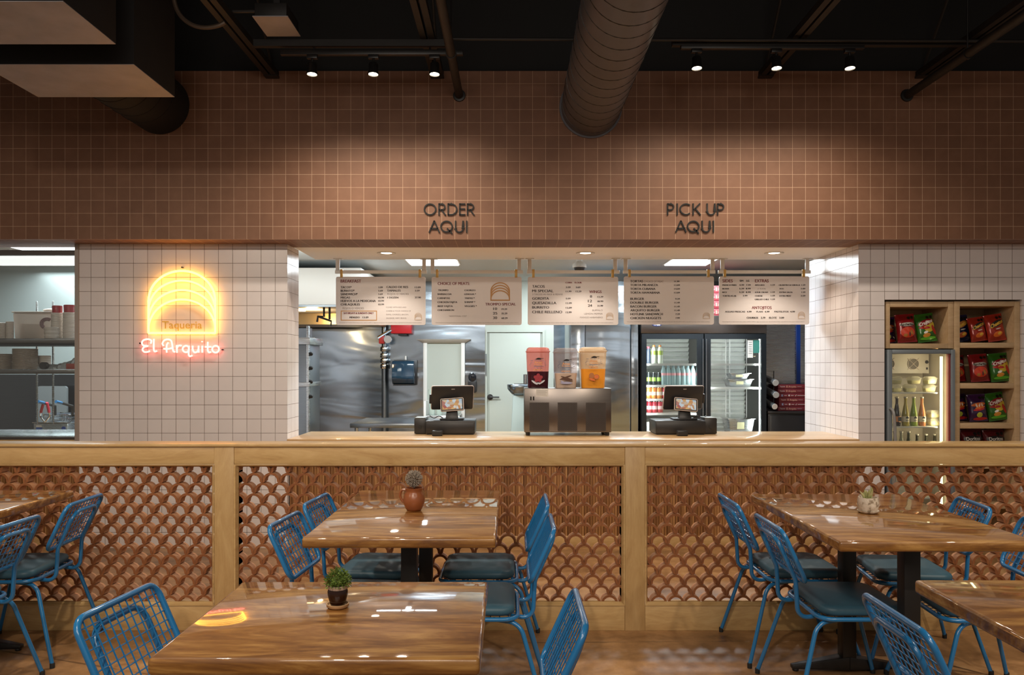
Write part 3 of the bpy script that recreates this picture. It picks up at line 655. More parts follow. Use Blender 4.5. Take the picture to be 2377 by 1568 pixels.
CH = [(-.70, 3.47, -5, 'blue wire chair left of the jug table, its mesh back fully in view'),
 (-.69, 3.99, -5, 'blue wire chair left of the jug table, next to the screen'),
 (-.127, 3.99, 180, 'blue wire chair right of the jug table, next to the screen'),
 (-.127, 3.43, 180, 'blue wire chair right of the jug table, nearer of the pair'),
 (1.383, 4.005, 0, 'blue wire chair left of the white planter table, next to the screen'),
 (1.400, 3.43, 0, 'blue wire chair left of the white planter table, nearer of the pair'),
 (1.965, 3.94, 173, 'blue wire chair right of the white planter table, next to the screen'),
 (1.975, 3.40, 176, 'blue wire chair right of the white planter table, cut off by the frame'),
 (-.83, 2.24, -7, 'blue wire chair at the near left, beside the brown pot table'),
 (-.11, 2.22, 180, 'blue wire chair right of the brown pot table, seen edge-on'),
 (1.335, 2.17, 0, 'blue wire chair beside the empty small table in the near right corner'),
 (-2.44, 3.99, 183, 'blue wire chair by the left edge table, farther one, back fully visible'),
 (-2.42, 3.40, 180, 'blue wire chair by the left edge table, nearer one cut off by the frame')]
for x, y, a, lab in CH:
    o = proto if first else copy_tree(proto); first = False
    o.location = (x, y, 0); o.rotation_euler.z = math.radians(a); o['label'] = lab; o['group'] = 'blue wire chairs'

# ------------------------------------------------------------------ table plants
def pt(px_, py_):   # a point on the table tops
    Y = (EYE-HT)*F/(py_-CY); return X(px_, Y), Y
m_clay = M('glazed_clay', (.27,.085,.03), .3, 0, .25, 25); m_soil = M('potting_soil', (.03,.02,.015), .95)
x, y = pt(961, 1186)
t_ = thing('potted_plant', 'clay jug with handle holding a grey puffball plant', 'potted plant', (x, y, HT), 'table plants')
MB().lathe([(.030,.0),(.038,.012),(.0475,.036),(.0485,.052),(.043,.072),(.036,.083),(.036,.088),(.0405,.100),(.038,.101),(.033,.090),(.033,.084)], (x,y,HT+.0005), 32).build('jug', m_clay, t_, smooth=60)
MB().tube(smooth_path([(x-.036,y,HT+.092),(x-.055,y,HT+.090),(x-.062,y,HT+.066),(x-.052,y,HT+.044),(x-.045,y,HT+.038)]), .0055, 8).build('handle', m_clay, t_)
MB().tube([(x,y,HT+.08),(x,y,HT+.115)], .003, 6).build('stem', M('dark_stem', (.05,.02,.01), .8), t_)
mb = MB(); rn = random.Random(3)
for k in range(330):
    d_ = Vector((rn.gauss(0,1), rn.gauss(0,1), rn.gauss(0,1))).normalized(); c_ = Vector((x, y, HT+.141)); e = Vector((rn.gauss(0,.5), rn.gauss(0,.5), rn.gauss(0,.3)+.3))
    p1 = c_+d_*.016; p2 = c_+d_*.032+e*.004; p3 = c_+(d_+e*.25).normalized()*.040
    mb.tube([p1, p2, p3], [.0016, .0022, .0006], 4)
mb.ball((x, y, HT+.141), .022, 8)
mb.build('dry_foliage', M('grey_foliage', (.34,.29,.24), .8, 0, .6, 60), t_)
x, y = pt(784, 1411)
t_ = thing('potted_plant', 'dark brown glazed pot with bushy green tuft on a clay saucer', 'potted plant', (x, y, HT), 'table plants')
MB().lathe([(.024,.0),(.029,.004),(.030,.011),(.027,.011),(.025,.006),(.0,.006)], (x,y,HT+.0005), 32).build('saucer', M('pale_clay', (.52,.33,.17), .6), t_, smooth=60)
MB().lathe([(.018,.0066),(.0205,.012),(.0265,.034),(.0268,.044),(.0248,.050)], (x,y,HT), 32).build('pot', M('brown_glaze', (.022,.007,.004), .14), t_, smooth=60)
MB().lathe([(.0248,.0502),(.0254,.059),(.0235,.060),(.0225,.052)], (x,y,HT), 32).build('pot_rim', M('bare_clay_rim', (.44,.33,.26), .6), t_, smooth=60)
mb = MB(); rn = random.Random(5)
for k in range(1100):
    a = rn.uniform(0, 2*PI); el = math.asin(rn.uniform(-.35, 1)); r = rn.uniform(.018, .033)
    d_ = Vector((math.cos(a)*math.cos(el), math.sin(a)*math.cos(el), math.sin(el))); c_ = Vector((x, y, HT+.070)); p = c_+d_*r; q = d_+Vector((rn.gauss(0,.5), rn.gauss(0,.5), rn.gauss(0,.4)))
    q = q.normalized()*rn.uniform(.006, .010); sd = q.cross(Vector((rn.random(), rn.random(), rn.random()))).normalized()*.0019
    mb.add([p, p+q*.5+sd, p+q, p+q*.5-sd], [(0,1,2,3)])
mb.ball((x, y, HT+.068), .019, 8)
t = NT('tuft_green'); f = t.noise(t.coords(), 160, 3); t.set(col=t.ramp(f, [(.3,(.035,.075,.012)),(.5,(.12,.20,.03)),(.7,(.27,.36,.08))]), rough=.6)
mb.build('foliage', t.m, t_, smooth=0)
x, y = pt(2015, 1191)
t_ = thing('potted_plant', 'white ceramic planter with a spiky succulent on a saucer', 'potted plant', (x, y, HT), 'table plants')
t = NT('white_relief_ceramic'); f = t.noise(t.coords(), 45, 4); t.set(col=t.ramp(f, [(.36,(.26,.20,.14)),(.48,(.60,.52,.42)),(.62,(.70,.63,.54))]), rough=.35); t.bump(f, .5, .004); m_cer = t.m
MB().lathe([(.036,.0),(.044,.005),(.046,.011),(.043,.011),(.038,.006),(.0,.006)], (x,y,HT+.0005), 32).build('saucer', m_cer, t_, smooth=60)
MB().lathe([(.036,.0066),(.041,.016),(.0445,.036),(.0435,.058),(.041,.068),(.037,.068),(.036,.058),(0,.056)], (x,y,HT), 36).build('planter', m_cer, t_, smooth=60)
t = NT('succulent_leaf'); f = t.noise(t.coords(), 40, 3); t.set(col=t.ramp(f, [(.3,(.14,.18,.05)),(.55,(.42,.42,.18)),(.75,(.60,.40,.30))]), rough=.5)
mb = MB(); rn = random.Random(9)
for k in range(17):
    a = rn.uniform(0, 2*PI); sp = rn.uniform(.15, .75); h = rn.uniform(.035, .066); d_ = Vector((math.cos(a)*sp, math.sin(a)*sp, 1)).normalized()
    b_ = Vector((x, y, HT+.054))+Vector((math.cos(a), math.sin(a), 0))*.008
    mb.tube([b_, b_+d_*h*.4+Vector((0,0,.002)), b_+d_*h*.8, b_+d_*h], [.004, .0055, .0032, .0004], 6)
mb.build('leaves', t.m, t_)

# ------------------------------------------------------------------ ceiling services
def jx(px_, Y): return X(px_, Y)
ZJ = 3.59
for k, (xj, lab) in enumerate(((-1.80, 'steel roof joist meeting the tiled wall beside the large ducts'), (-.56, 'steel roof joist above the three lamps over ORDER AQUI'), (1.90, 'steel roof joist above the three lamps over PICK UP'), (3.08, 'steel roof joist beside the sprinkler pipe in the upper right corner'))):
    t_ = thing('roof_joist', lab, 'joist', (xj, 3, ZJ), 'roof joists')
    B('bottom_chord', m_joist, t_, (xj-.048, xj-.008, -3.9, 5.99, ZJ, ZJ+.045)); B('bottom_chord', m_joist, t_, (xj+.008, xj+.048, -3.9, 5.99, ZJ, ZJ+.045))
    B('top_chord', m_joist, t_, (xj-.045, xj+.045, -3.9, 6.02, 4.26, 4.335))
    mb = MB(); y = -3.6; s = 0
    while y < 5.6: mb.tube([(xj, y, ZJ+.03 if s == 0 else 4.28), (xj, y+.6, 4.28 if s == 0 else ZJ+.03)], .011, 6); y += .6; s = 1-s
    mb.build('web_bar', m_joist, t_)
    MB().box(xj-.05, xj+.05, 5.93, 5.998, ZJ-.004, ZJ+.012).build('wall_bracket', m_blackmetal, t_)
for xs, lab in ((-.397, 'thin black pipe ending in the tiles between ORDER AQUI lamps and duct'), (2.972, 'thin black pipe ending low in the tiles at upper right')):
    t_ = thing('sprinkler_pipe', lab, 'pipe', (xs, 4, 3.46), 'black pipes along the ceiling')
    MB().tube([(xs, -3.9, 3.46), (xs, 5.99, 3.46)], .030, 14).build('pipe', m_joist, t_)
    MB().lathe([(.048, 0), (.045, .012), (.031, .014)], (xs, 5.999, 3.46), 20, (0,-1,0)).build('escutcheon', m_blackmetal, t_)
    for y in (1.0, 3.3, 5.2): MB().tube([(xs, y, 3.49), (xs, y, 4.36)], .005, 6).lathe([(.034,-.014),(.036,-.014),(.036,.014),(.034,.014)], (xs, y, 3.46), 16, (0,1,0)).build('hanger', m_blackmetal, t_)
YT = 5.3
single('strut_channel', MB().box(X(590,YT), X(1045,YT), YT-.02, YT+.02, ZJ-.045, ZJ-.001).box(X(590,YT), X(1045,YT), YT-.024, YT-.018, ZJ-.047, ZJ-.042), m_joist, 'slotted steel strut carrying the lamp track over ORDER AQUI', 'strut', 'ceiling struts')
single('strut_channel', MB().box(X(1560,YT), X(2290,YT), YT-.02, YT+.02, ZJ-.040, ZJ-.001), m_joist, 'long steel strut carrying the lamp track over PICK UP', 'strut', 'ceiling struts')
single('conduit', MB().tube([(X(1050,YT), YT-.06, 3.575), (4.6, YT-.06, 3.555)], .011, 8), m_joist, 'long thin horizontal conduit crossing behind the round duct', 'conduit')
cp = [(X(a, 4.4), 4.4, Z(b, 4.4)) for a, b in ((398,-60),(404,0),(418,35),(445,57),(475,64),(505,60),(522,52))]
single('flexible_conduit', MB().tube(smooth_path(cp), .012, 8), M('flex_conduit', (.10,.07,.05), .45, .5), 'curved flexible conduit hanging beside the large rectangular duct', 'conduit')
t_ = thing('junction_box', 'flat metal box with hinged cover under the ceiling, left of the lamps', 'electrical box', (-1.5, 5.09, ZJ))
mb = MB().hexa([(X(638,4.96),4.96,ZJ),(X(659,4.96),4.96,ZJ),(X(685,5.22),5.22,ZJ),(X(622,5.22),5.22,ZJ)], [(X(638,4.96),4.96,ZJ+.09),(X(659,4.96),4.96,ZJ+.09),(X(685,5.22),5.22,ZJ+.09),(X(622,5.22),5.22,ZJ+.09)])
MB().box(-1.60, -1.40, 4.95, 5.23, ZJ+.006, ZJ+.09).build('housing', m_joist, t_, bevel=.004)
MB().box(-1.61, -1.39, 4.94, 5.24, ZJ, ZJ+.005).build('cover', m_galv, t_)
MB().tube([(-1.60, 5.0, ZJ+.06), (-1.75, 5.0, ZJ+.06)], .012, 8).build('nipple', m_joist, t_)
B('hanger_strap', m_joist, t_, (-1.52, -1.48, 5.08, 5.10, ZJ+.09, 4.36))
def track(x0, x1, z, lab, heads, labs, g):
    t_ = thing('lamp_track', lab, 'track', ((x0+x1)/2, YT, z), 'lamp tracks')
    B('track_bar', m_blackmetal, t_, (x0, x1, YT-.018, YT+.018, z-.016, z+.018), .003)
    for x in (x0+.22, x1-.22): MB().tube([(x, YT, z+.018), (x, YT, ZJ-.048)], .006, 6).build('hanger_rod', m_blackmetal, t_)
    for x, l in zip(heads, labs):
        h = thing('track_lamp', l, 'spotlight', (x, YT, z-.016), g)
        B('adapter', m_blackmetal, h, (x-.035, x+.035, YT-.016, YT+.016, z-.040, z-.0165), .003)
        MB().tube([(x, YT, z-.04), (x, YT, z-.075)], .008, 8).build('stem', m_blackmetal, h)
        ax = Vector((0, -.10, -1)).normalized(); c = (x, YT, z-.068)
        MB().lathe([(.026,0),(.030,.006),(.031,.055),(.036,.066),(.036,.079),(.032,.079),(.030,.070)], c, 24, ax).build('lamp_body', m_blackmetal, h, smooth=50)
        MB().lathe([(0,.072),(.031,.072),(.031,.0715)], c, 20, ax).build('lens', m_lens, h)
        lamp('SPOT', (x, YT-.02, z-.16), 52, (1,.85,.68), (x, YT+.05, z-.9), .05, 150, 1.0, 'track_lamp_light')
m_lens = EM('lamp_glow', (1, .86, .62), 30)
track(X(652,YT), X(1075,YT), 3.505, 'black lamp track over ORDER AQUI', [X(p,YT) for p in (725, 867, 1009)],
      ['lit black track lamp over ORDER AQUI, first from the rectangular duct', 'lit black track lamp over ORDER AQUI, middle one', 'lit black track lamp over ORDER AQUI, beside the thin pipe'], 'track lamps over ORDER AQUI')
track(X(1580,YT), X(2005,YT), 3.545, 'black lamp track over PICK UP', [X(p,YT) for p in (1617, 1802, 1972)],
      ['lit black track lamp over PICK UP, first from the round duct', 'lit black track lamp over PICK UP, middle one', 'lit black track lamp over PICK UP, farthest from the round duct'], 'track lamps over PICK UP')
# ducts
t_ = thing('round_duct', 'large grey spiral round duct running into the tiles over the counter', 'duct', (.592, 4, 3.37), 'round ducts')
MB().lathe([(.222, k) for k in (0, 9.9)], (.592, -3.9, 3.372), 48, (0,1,0)).build('duct_tube', m_duct, t_)
mb = MB(); n = 28; pts = []
y = -.1; k = 0
while y < 5.98:
    a = 2*PI*k/n; pts.append((.592+.2225*math.cos(a), y, 3.372+.2225*math.sin(a))); k += 1; y += .155/n
mb.tube(pts, .0028, 4); mb.build('spiral_seam', m_blackmetal, t_)
MB().lathe([(.222,0),(.236,0),(.236,.012),(.222,.012)], (.592, 5.987, 3.372), 48, (0,1,0)).build('collar', m_duct, t_)
t_ = thing('round_duct', 'dark round duct from the rectangular duct into the tiles over the neon sign', 'duct', (-2.65, 5.5, 3.39), 'round ducts')
MB().lathe([(.222,0),(.222,.87)], (-2.648, 5.125, 3.388), 48, (0,1,0)).build('duct_tube', m_ductdark, t_)
mb = MB()
for y in (5.25, 5.4, 5.55, 5.7): mb.lathe([(.222,0),(.2255,.003),(.222,.006)], (-2.648, y, 3.388), 40, (0,1,0))
mb.build('seam', m_ductdark, t_)
for x0, x1, y0, y1, z0, lab in ((-3.045, -2.165, 4.565, 5.12, 3.15, 'dark rectangular duct with a bare metal underside, joined to the round duct'), (-3.6, -2.125, 3.775, 4.28, 3.15, 'rectangular duct with pale underside in the upper left corner')):
    t_ = thing('rectangular_duct', lab, 'duct', ((x0+x1)/2, (y0+y1)/2, z0), 'rectangular ducts')
    MB().box(x0, x1, y0, y1, z0+.004, 4.33).build('duct_body', m_ductdark, t_, bevel=.004)
    MB().box(x0+.002, x1-.002, y0+.002, y1-.002, z0, z0+.003).build('underside', m_galv, t_)
    MB().box(x0-.012, x1+.012, y0-.012, y1+.012, 3.78, 3.80).build('flange', m_ductdark, t_)

# ------------------------------------------------------------------ registers on the counter
m_screen = NT('menu_screen'); v = m_screen.coords((1,1,1)); vo = m_screen.n('ShaderNodeTexVoronoi'); m_screen.l(v, vo.inputs[0]); vo.inputs['Scale'].default_value = 38
cc = m_screen.ramp(m_screen.noise(vo.outputs['Color'], 1.7, 1), [(.32,(.45,.55,.62)),(.44,(.72,.74,.72)),(.52,(.70,.42,.16)),(.6,(.42,.12,.10)),(.7,(.66,.58,.42))])
m_screen.set(col=(0,0,0), emit=cc, es=.8, rough=.2); m_screen = m_screen.m
def register(dx0, dx1, side, labels):
    """dx0..dx1 front of the drawer in pixels; side -1: printer on the left, +1: on the right"""
    Yf = 6.60; a, b = X(dx0, Yf), X(dx1, Yf); zt = zc+.115; g = 'checkout equipment'
    t_ = thing('cash_drawer', labels[0], 'cash drawer', ((a+b)/2, Yf+.16, zc), g)
    MB().box(a, b, Yf, Yf+.31, zc+.008, zt).build('case', m_plast, t_, bevel=.004)
    MB().box(a+.006, b-.006, Yf-.004, Yf-.0005, zc+.016, zt-.014).build('drawer_front', m_plast, t_, bevel=.002)
    MB().box(a+.01, b-.01, Yf+.01, Yf+.30, zc, zc+.0075).build('feet', m_rub, t_)
    q0, q1 = (a-.102, a-.004) if side < 0 else (b+.004, b+.110)
    t_ = thing('receipt_printer', labels[1], 'printer', ((q0+q1)/2, Yf+.1, zc), g)
    MB().box(q0, q1, Yf+.06, Yf+.24, zc+.004, zc+.132).build('case', m_plast, t_, bevel=.006)
    MB().box(q0+.004, q1-.004, Yf+.064, Yf+.236, zc+.1325, zc+.138).build('lid', m_plastg, t_, bevel=.003)
    MB().lathe([(.016,0),(.016,.003)], ((q0+q1)/2, Yf+.0595, zc+.06), 20, (0,-1,0)).build('round_button', m_rub, t_)
    MB().box(q0+.01, q1-.01, Yf+.07, Yf+.23, zc, zc+.004).build('feet', m_rub, t_)
    cx = (a+b)/2+(.005 if side < 0 else .06); y0 = Yf+.13; z0 = zt+.002
    t_ = thing('point_of_sale_terminal', labels[2], 'register', (cx, y0, z0), g)
    MB().box(cx-.10, cx+.10, y0-.05, y0+.12, z0, z0+.012).build('base', m_plast, t_, bevel=.005)
    MB().hexa([(cx-.052,y0-.035,z0+.012),(cx+.052,y0-.035,z0+.012),(cx+.052,y0+.03,z0+.012),(cx-.052,y0+.03,z0+.012)], [(cx-.042,y0-.005,z0+.10),(cx+.042,y0-.005,z0+.10),(cx+.042,y0+.045,z0+.10),(cx-.042,y0+.045,z0+.10)]).build('neck', m_plast, t_, bevel=.004)
    # main screen faces the kitchen, so its back is towards us, leaning
    R = Matrix.Translation((cx, y0+.05, z0+.185)) @ Matrix.Rotation(math.radians(14), 4, 'Z') @ Matrix.Rotation(math.radians(12), 4, 'X')
    w_, h_ = .178, .10
    MB().prism_y(rrect(-w_, w_, -h_, h_, .014), -.012, .012).build('screen_housing', m_plast, t_, smooth=30, xf=R, bevel=.003)
    mb = MB(); mb.tube([(p[0], -.0, p[1]) for p in rrect(-w_-.001, w_+.001, -h_-.001, h_+.001, .014)], .0045, 6, True); mb.build('screen_edge', m_beige, t_, xf=R)
    MB().box(-.013, .016, -.0145, -.0125, .072, .079).build('logo', m_greylogo, t_, xf=R)
    MB().box((w_+.002)*side, (w_+.018)*side, -.012, .012, -.05, .03).build('card_reader', m_plast, t_, xf=R, bevel=.003)
    # customer display towards us
    R2 = Matrix.Translation((cx+.004, y0-.035, z0+.128)) @ Matrix.Rotation(math.radians(-4 if side < 0 else 5), 4, 'Y') @ Matrix.Rotation(math.radians(-18), 4, 'X')
    MB().prism_y(rrect(-.098, .098, -.056, .056, .011), -.006, .010).build('display_housing', m_beige, t_, smooth=30, xf=R2, bevel=.002)
    MB().box(-.093, .093, -.0085, -.0065, -.050, .051).build('bezel', m_plast, t_, xf=R2)
    MB().box(-.084, .084, -.0095, -.0087, -.042, .043).build('lit_screen', m_screen, t_, xf=R2)
    MB().tube(smooth_path([(cx+side*.07, y0+.02, z0+.005), (cx+side*.11, y0, z0+.03), (cx+side*.15, y0+.01, z0+.012), (cx+side*.19, y0+.03, z0+.03)]), .004, 6).build('cable', m_plast, t_)
    xs = (a+b)/2-.047 if side < 0 else (a+b)/2+.07; xs = X(1015, 6.48) if side < 0 else X(1584, 6.48)
    t_ = thing('barcode_scanner', labels[3], 'scanner', (xs, 6.48, zc), g)
    MB().box(xs-.042, xs+.042, 6.46, 6.53, zc, zc+.045).build('case', m_plast, t_, bevel=.007)
    MB().box(xs-.036, xs+.036, 6.457, 6.4595, zc+.010, zc+.035).build('window', m_blackmetal, t_)
m_greylogo = M('pale_logo_print', (.30,.28,.27), .5)
register(988, 1102, -1, ['black cash drawer under the register beneath ORDER AQUI', 'black receipt printer beside the register under ORDER AQUI', 'black register with lit customer screen under ORDER AQUI', 'small black block scanner in front of the ORDER AQUI cash drawer'])
register(1522, 1638, 1, ['black cash drawer under the register in front of the glass fridge', 'black receipt printer beside the register in front of the glass fridge', 'black register with lit customer screen in front of the glass fridge', 'small black block scanner in front of the fridge-side cash drawer'])

# ------------------------------------------------------------------ drink dispenser
Yd = 6.50; da, db = X(1217, Yd), X(1419, Yd); dz = Z(902, Yd)
t_ = thing('drink_dispenser', 'steel juice dispenser with three clear bowls of red, beige and orange drinks', 'drink dispenser', ((da+db)/2, Yd+.16, zc))
MB().box(da, db, Yd, Yd+.34, zc+.028, dz).build('housing', m_steelb, t_, bevel=.005)
for q in (da+.03, db-.03):
    for y in (Yd+.03, Yd+.31): MB().lathe([(.016,0),(.018,.028)], (q, y, zc), 12).build('foot', m_rub, t_)
m_hole = M('vent_shadow_metal', (.05,.04,.035), .5, .5)
for a, b in ((1229, 1274.5), (1294.5, 1340), (1360, 1406.5)):
    a, b = X(a, Yd), X(b, Yd); z0, z1 = Z(1001.5, Yd), Z(935, Yd); mb = MB()
    nx = 11; nz = 15; sx_, sz_ = (b-a)/nx, (z1-z0)/nz      # perforated panel: crossing diagonal bars over a dark recess
    mb.box(a, b, Yd-.002, Yd-.0012, z0, z1).build('vent_recess', m_hole, t_)
    mb = MB()
    for i in range(-nz, nx+1):
        for s in (1, -1):
            p = [(a+(i+k*1.0)*sx_*1 if s > 0 else b-(i+k)*sx_, z0+k*sz_) for k in range(nz+1)]
            p = [c_ for c_ in p if a-1e-6 <= c_[0] <= b+1e-6]
            if len(p) > 1: mb.ribbon([p[0], p[-1]], .0055, Yd-.0035, Yd-.0021)
    mb.build('vent_grille', m_steelb, t_, smooth=0)
lx0, lx1 = X(1243.5, Yd), X(1272.5, Yd)
lb = MB().box(lx0, lx1, Yd-.0022, Yd-.0012, Z(921, Yd), Z(904, Yd)).build('rating_label', M('label_paper', (.62,.60,.57), .5), t_)
mb = MB()
for k in range(5): mb.box(lx0+.005, lx1-.008-.012*(k % 2), Yd-.0030, Yd-.0024, Z(907+k*2.7, Yd)-.0015, Z(907+k*2.7, Yd))
mb.build('small_print', m_greyink, lb)
for p in (1232.2, 1238.6): MB().box(X(p-1.6, Yd), X(p+1.6, Yd), Yd-.006, Yd-.0012, Z(929.5, Yd), Z(921, Yd)).build('rocker_switch', m_rub, t_, bevel=.001)
def bowl(p0, p1, ztop, zliq, tint, liq, art, word):
    Yb0, Yb1 = Yd+.05, Yd+.30; yc = (Yb0+Yb1)/2
    x0, x1 = X(p0, Yb0), X(p1, Yb0); cx = (x0+x1)/2; hw_ = (x1-x0)/2; z1 = Z(ztop, Yb0); zb = dz+.0006; zl = Z(zliq, Yb0)
    def ring(z, k, o=0): h = hw_*k+o; return [(cx+p[0], yc+p[1], z) for p in rrect(-h, h, -.125*k-o, .125*k+o, .03, 4)]
    def shell(levels, m, name, sm=40):
        L = [ring(*l) for l in levels]; n = len(L[0]); mb = MB()
        mb.add(sum(L, []), [(i*n+j, i*n+(j+1) % n, (i+1)*n+(j+1) % n, (i+1)*n+j) for i in range(len(L)-1) for j in range(n)]+[tuple(range(n))[::-1], tuple((len(L)-1)*n+j for j in range(n))])
        return mb.build(name, m, t_, smooth=sm)
    zr_ = z1-.034
    shell([(zl+.0005,.90), (zr_-.004,.965)], tint, 'bowl')
    shell([(zb,.84), (zl,.90)], liq, 'drink')
    shell([(zr_-.006,1.0), (zr_+.004,1.02), (zr_+.006,.96), (z1-.012,.93), (z1-.003,.84), (z1,.74)], tint, 'lid')
    ya = Yb0-.0035; k = hw_*.9
    mb = MB(); mb2 = MB()      # printed splash, cap and lettering on the front
    zc1 = zl+(zr_-zl)*.38
    mb.prism_y([(cx+.004+.022*math.cos(a*PI/8), zc1+.034+.016*math.sin(a*PI/8)) for a in range(9)], ya-.003, ya-.002)
    mb.ribbon([(cx-.022, zc1+.040), (cx+.045, zc1+.046)], .004, ya-.003, ya-.002)
    for a in range(14):
        th = 2*PI*a/14; r_ = .052+.008*(a % 3); mb2.ribbon([(cx+r_*math.cos(th), zc1+.5*r_*math.sin(th)), (cx+(r_+.013)*math.cos(th+.2), zc1+.5*(r_+.013)*math.sin(th+.2))], .003, ya-.003, ya-.002)
    mb2.ribbon([(cx-.035, zc1-.016), (cx-.01, zc1-.022), (cx+.03, zc1-.018)], .004, ya-.003, ya-.002)
    mb.build('printed_hat', m_ink, t_, smooth=0); mb2.build('printed_splash', M('print_slate', (.14,.15,.22), .6), t_, smooth=0)
    mb = MB()
    put_text(mb, 'Aguas', cx-.032, cx+.03, zc1+.022, zc1+.002, ya-.0031, .02); put_text(mb, 'Frescas', cx-.034, cx+.034, zc1-.001, zc1-.013, ya-.0031, .01)
    put_text(mb, word, cx-.040, cx+.034, zl+.022, zl+.009, ya-.0031, .02); mb.build('printed_lettering', M('print_orange', (.72,.33,.12), .6), t_, smooth=0)
    zf = zb+(zl-zb)*.56
    kk = 0
    for nm, m, polys in art(cx, zf, ya-.003):
        mb = MB()
        for pl_ in polys: kk += 1; mb.prism_y(pl_, ya-.0034-.0005*kk, ya-.0031-.0005*kk)
        mb.build(nm, m, t_, smooth=0)
def ell(cx, cz, rx, rz, rot=0, n=20):
    c_, s_ = math.cos(rot), math.sin(rot); return [(cx+rx*math.cos(2*PI*k/n)*c_-rz*math.sin(2*PI*k/n)*s_, cz+rx*math.cos(2*PI*k/n)*s_+rz*math.sin(2*PI*k/n)*c_) for k in range(n)]
def art_flower(cx, z, y):
    return [('printed_water', M('print_pale', (.62,.60,.66), .5), [ell(cx-.03, z-.03, .03, .008, -.6), ell(cx+.03, z-.028, .03, .007, .6), ell(cx, z-.036, .02, .006)]),
            ('printed_flower', M('print_red', (.30,.015,.03), .5), [ell(cx+.020*math.cos(a*2*PI/5+.3), z+.006+.020*math.sin(a*2*PI/5+.3), .019, .015, a*2*PI/5+.3) for a in range(5)])]
def art_cinn(cx, z, y):
    return [('printed_water', M('print_violet', (.38,.36,.50), .5), [ell(cx, z-.026, .050, .010), ell(cx-.03, z-.016, .02, .006, -.5)]),
            ('printed_cinnamon', M('print_brown', (.085,.030,.012), .5), [ell(cx-.006, z+.018, .052, .007, .35), ell(cx+.004, z+.013, .052, .007, -.3), ell(cx+.004, z+.004, .046, .007, .0), ell(cx+.010, z-.004, .045, .006, -.2)])]
def art_tam(cx, z, y):
    return [('printed_fruit', M('print_tan', (.42,.15,.04), .5), [ell(cx-.018, z+.014, .022, .024), ell(cx+.022, z+.004, .024, .021)]),
            ('printed_slice', M('print_deep_orange', (.70,.16,.03), .5), [ell(cx+.022, z+.005, .018, .016), ell(cx-.014, z-.018, .026, .008, -.3)])]
bowl(1221.5, 1277, 806.5, 863, milky('red_tint_plastic', (.80,.25,.20), .42), M('hibiscus_drink', (.045,.006,.014), .12), art_flower, 'JAMAICA')
bowl(1286, 1342.5, 808, 867, milky('clear_tint_plastic', (.72,.66,.66), .22), M('horchata_drink', (.62,.46,.36), .2), art_cinn, 'HORCHATA')
bowl(1346.5, 1410, 806, 857, milky('amber_tint_plastic', (.93,.74,.50), .45), M('tamarind_drink', (.86,.33,.03), .15, emit=(.9,.3,.02), es=0), art_tam, 'TAMARINDO')

# ------------------------------------------------------------------ kitchen beyond the counter
def KX(p, Y): return X(p, Y)
EMK = EM('kitchen_panel_glow', (.93, .98, 1), 9)
for k, (a, b, ya, yb, lab) in enumerate(((943, 1058, 7.95, 8.75, 'bright kitchen ceiling light panel above the CHOICE OF MEATS board'), (1562, 1662, 7.95, 8.75, 'bright kitchen ceiling light panel above the fridge'),
                            (150, 420, 7.4, 8.0, 'kitchen ceiling light panel behind the large window'))):
    x0, x1 = X(a, 8.3), X(b, 8.3)
    t_ = thing('ceiling_light_panel', lab, 'ceiling light', ((x0+x1)/2, 8.3, 2.53), 'kitchen ceiling light panels')
    B('diffuser', EMK, t_, (x0, x1, ya, yb, 2.526, 2.532)); B('frame', m_wht, t_, (x0-.02, x1+.02, ya-.02, yb+.02, 2.533, 2.539))
    lamp('AREA', ((x0+x1)/2, (ya+yb)/2, 2.50), 70 if k < 2 else 60, (.86,.96,1), ((x0+x1)/2, (ya+yb)/2, 0), .8, name='kitchen_panel_or_fill')
lamp('AREA', (1.0, 9.3, 2.45), 80, (.86,.96,1), (1.0, 9.6, 0), 1.6, name='kitchen_panel_or_fill')  # added fill over the kitchen, no panel built here
lamp('AREA', (-4.9, 8.3, 2.45), 26, (.92,.97,1), (-4.9, 8.4, .4), 1.0, name='kitchen_panel_or_fill')  # added to brighten the space behind the left window, no panel
lamp('AREA', (-2.25, 7.5, 2.42), 7, (.95,.98,.92), (-2.2, 8.4, 2.1), .5, name='kitchen_panel_or_fill')  # unseen lamp added to brighten the hood front
# exhaust hood
Yh = 8.4; hx1 = X(838, Yh)
t_ = thing('exhaust_hood', 'large white box exhaust hood at upper left of the kitchen', 'hood', (-4, Yh+.8, Z(708, Yh)))
B('canopy', m_wht, t_, (-3.9, hx1, Yh, YK-.02, Z(708, Yh), Z(622, Yh)), .004)
B('lower_lip', m_steeld, t_, (-3.9, hx1, Yh-.006, Yh+.05, Z(713, Yh), Z(708.2, Yh)))
B('filter_bank', M('brass_lit_filter', (.55,.40,.20), .3, .9), t_, (-3.85, hx1-.05, Yh+1.3, YK-.06, Z(712, Yh)-.12, Z(708.2, Yh)-.002))
for px_, col in ((735, 1),): MB().lathe([(0,-.02),(.05,-.02),(.05,0)], (X(710, 9.2), 9.0, Z(708.5, Yh)-.002), 16).build('lamp_bulb', EM('hood_bulb', (1,.70,.32), 12), t_)
lamp('POINT', (X(730, 9.2), 9.1, Z(714, Yh)-.1), 9, (1,.68,.34), size=.06, name='hood_light')
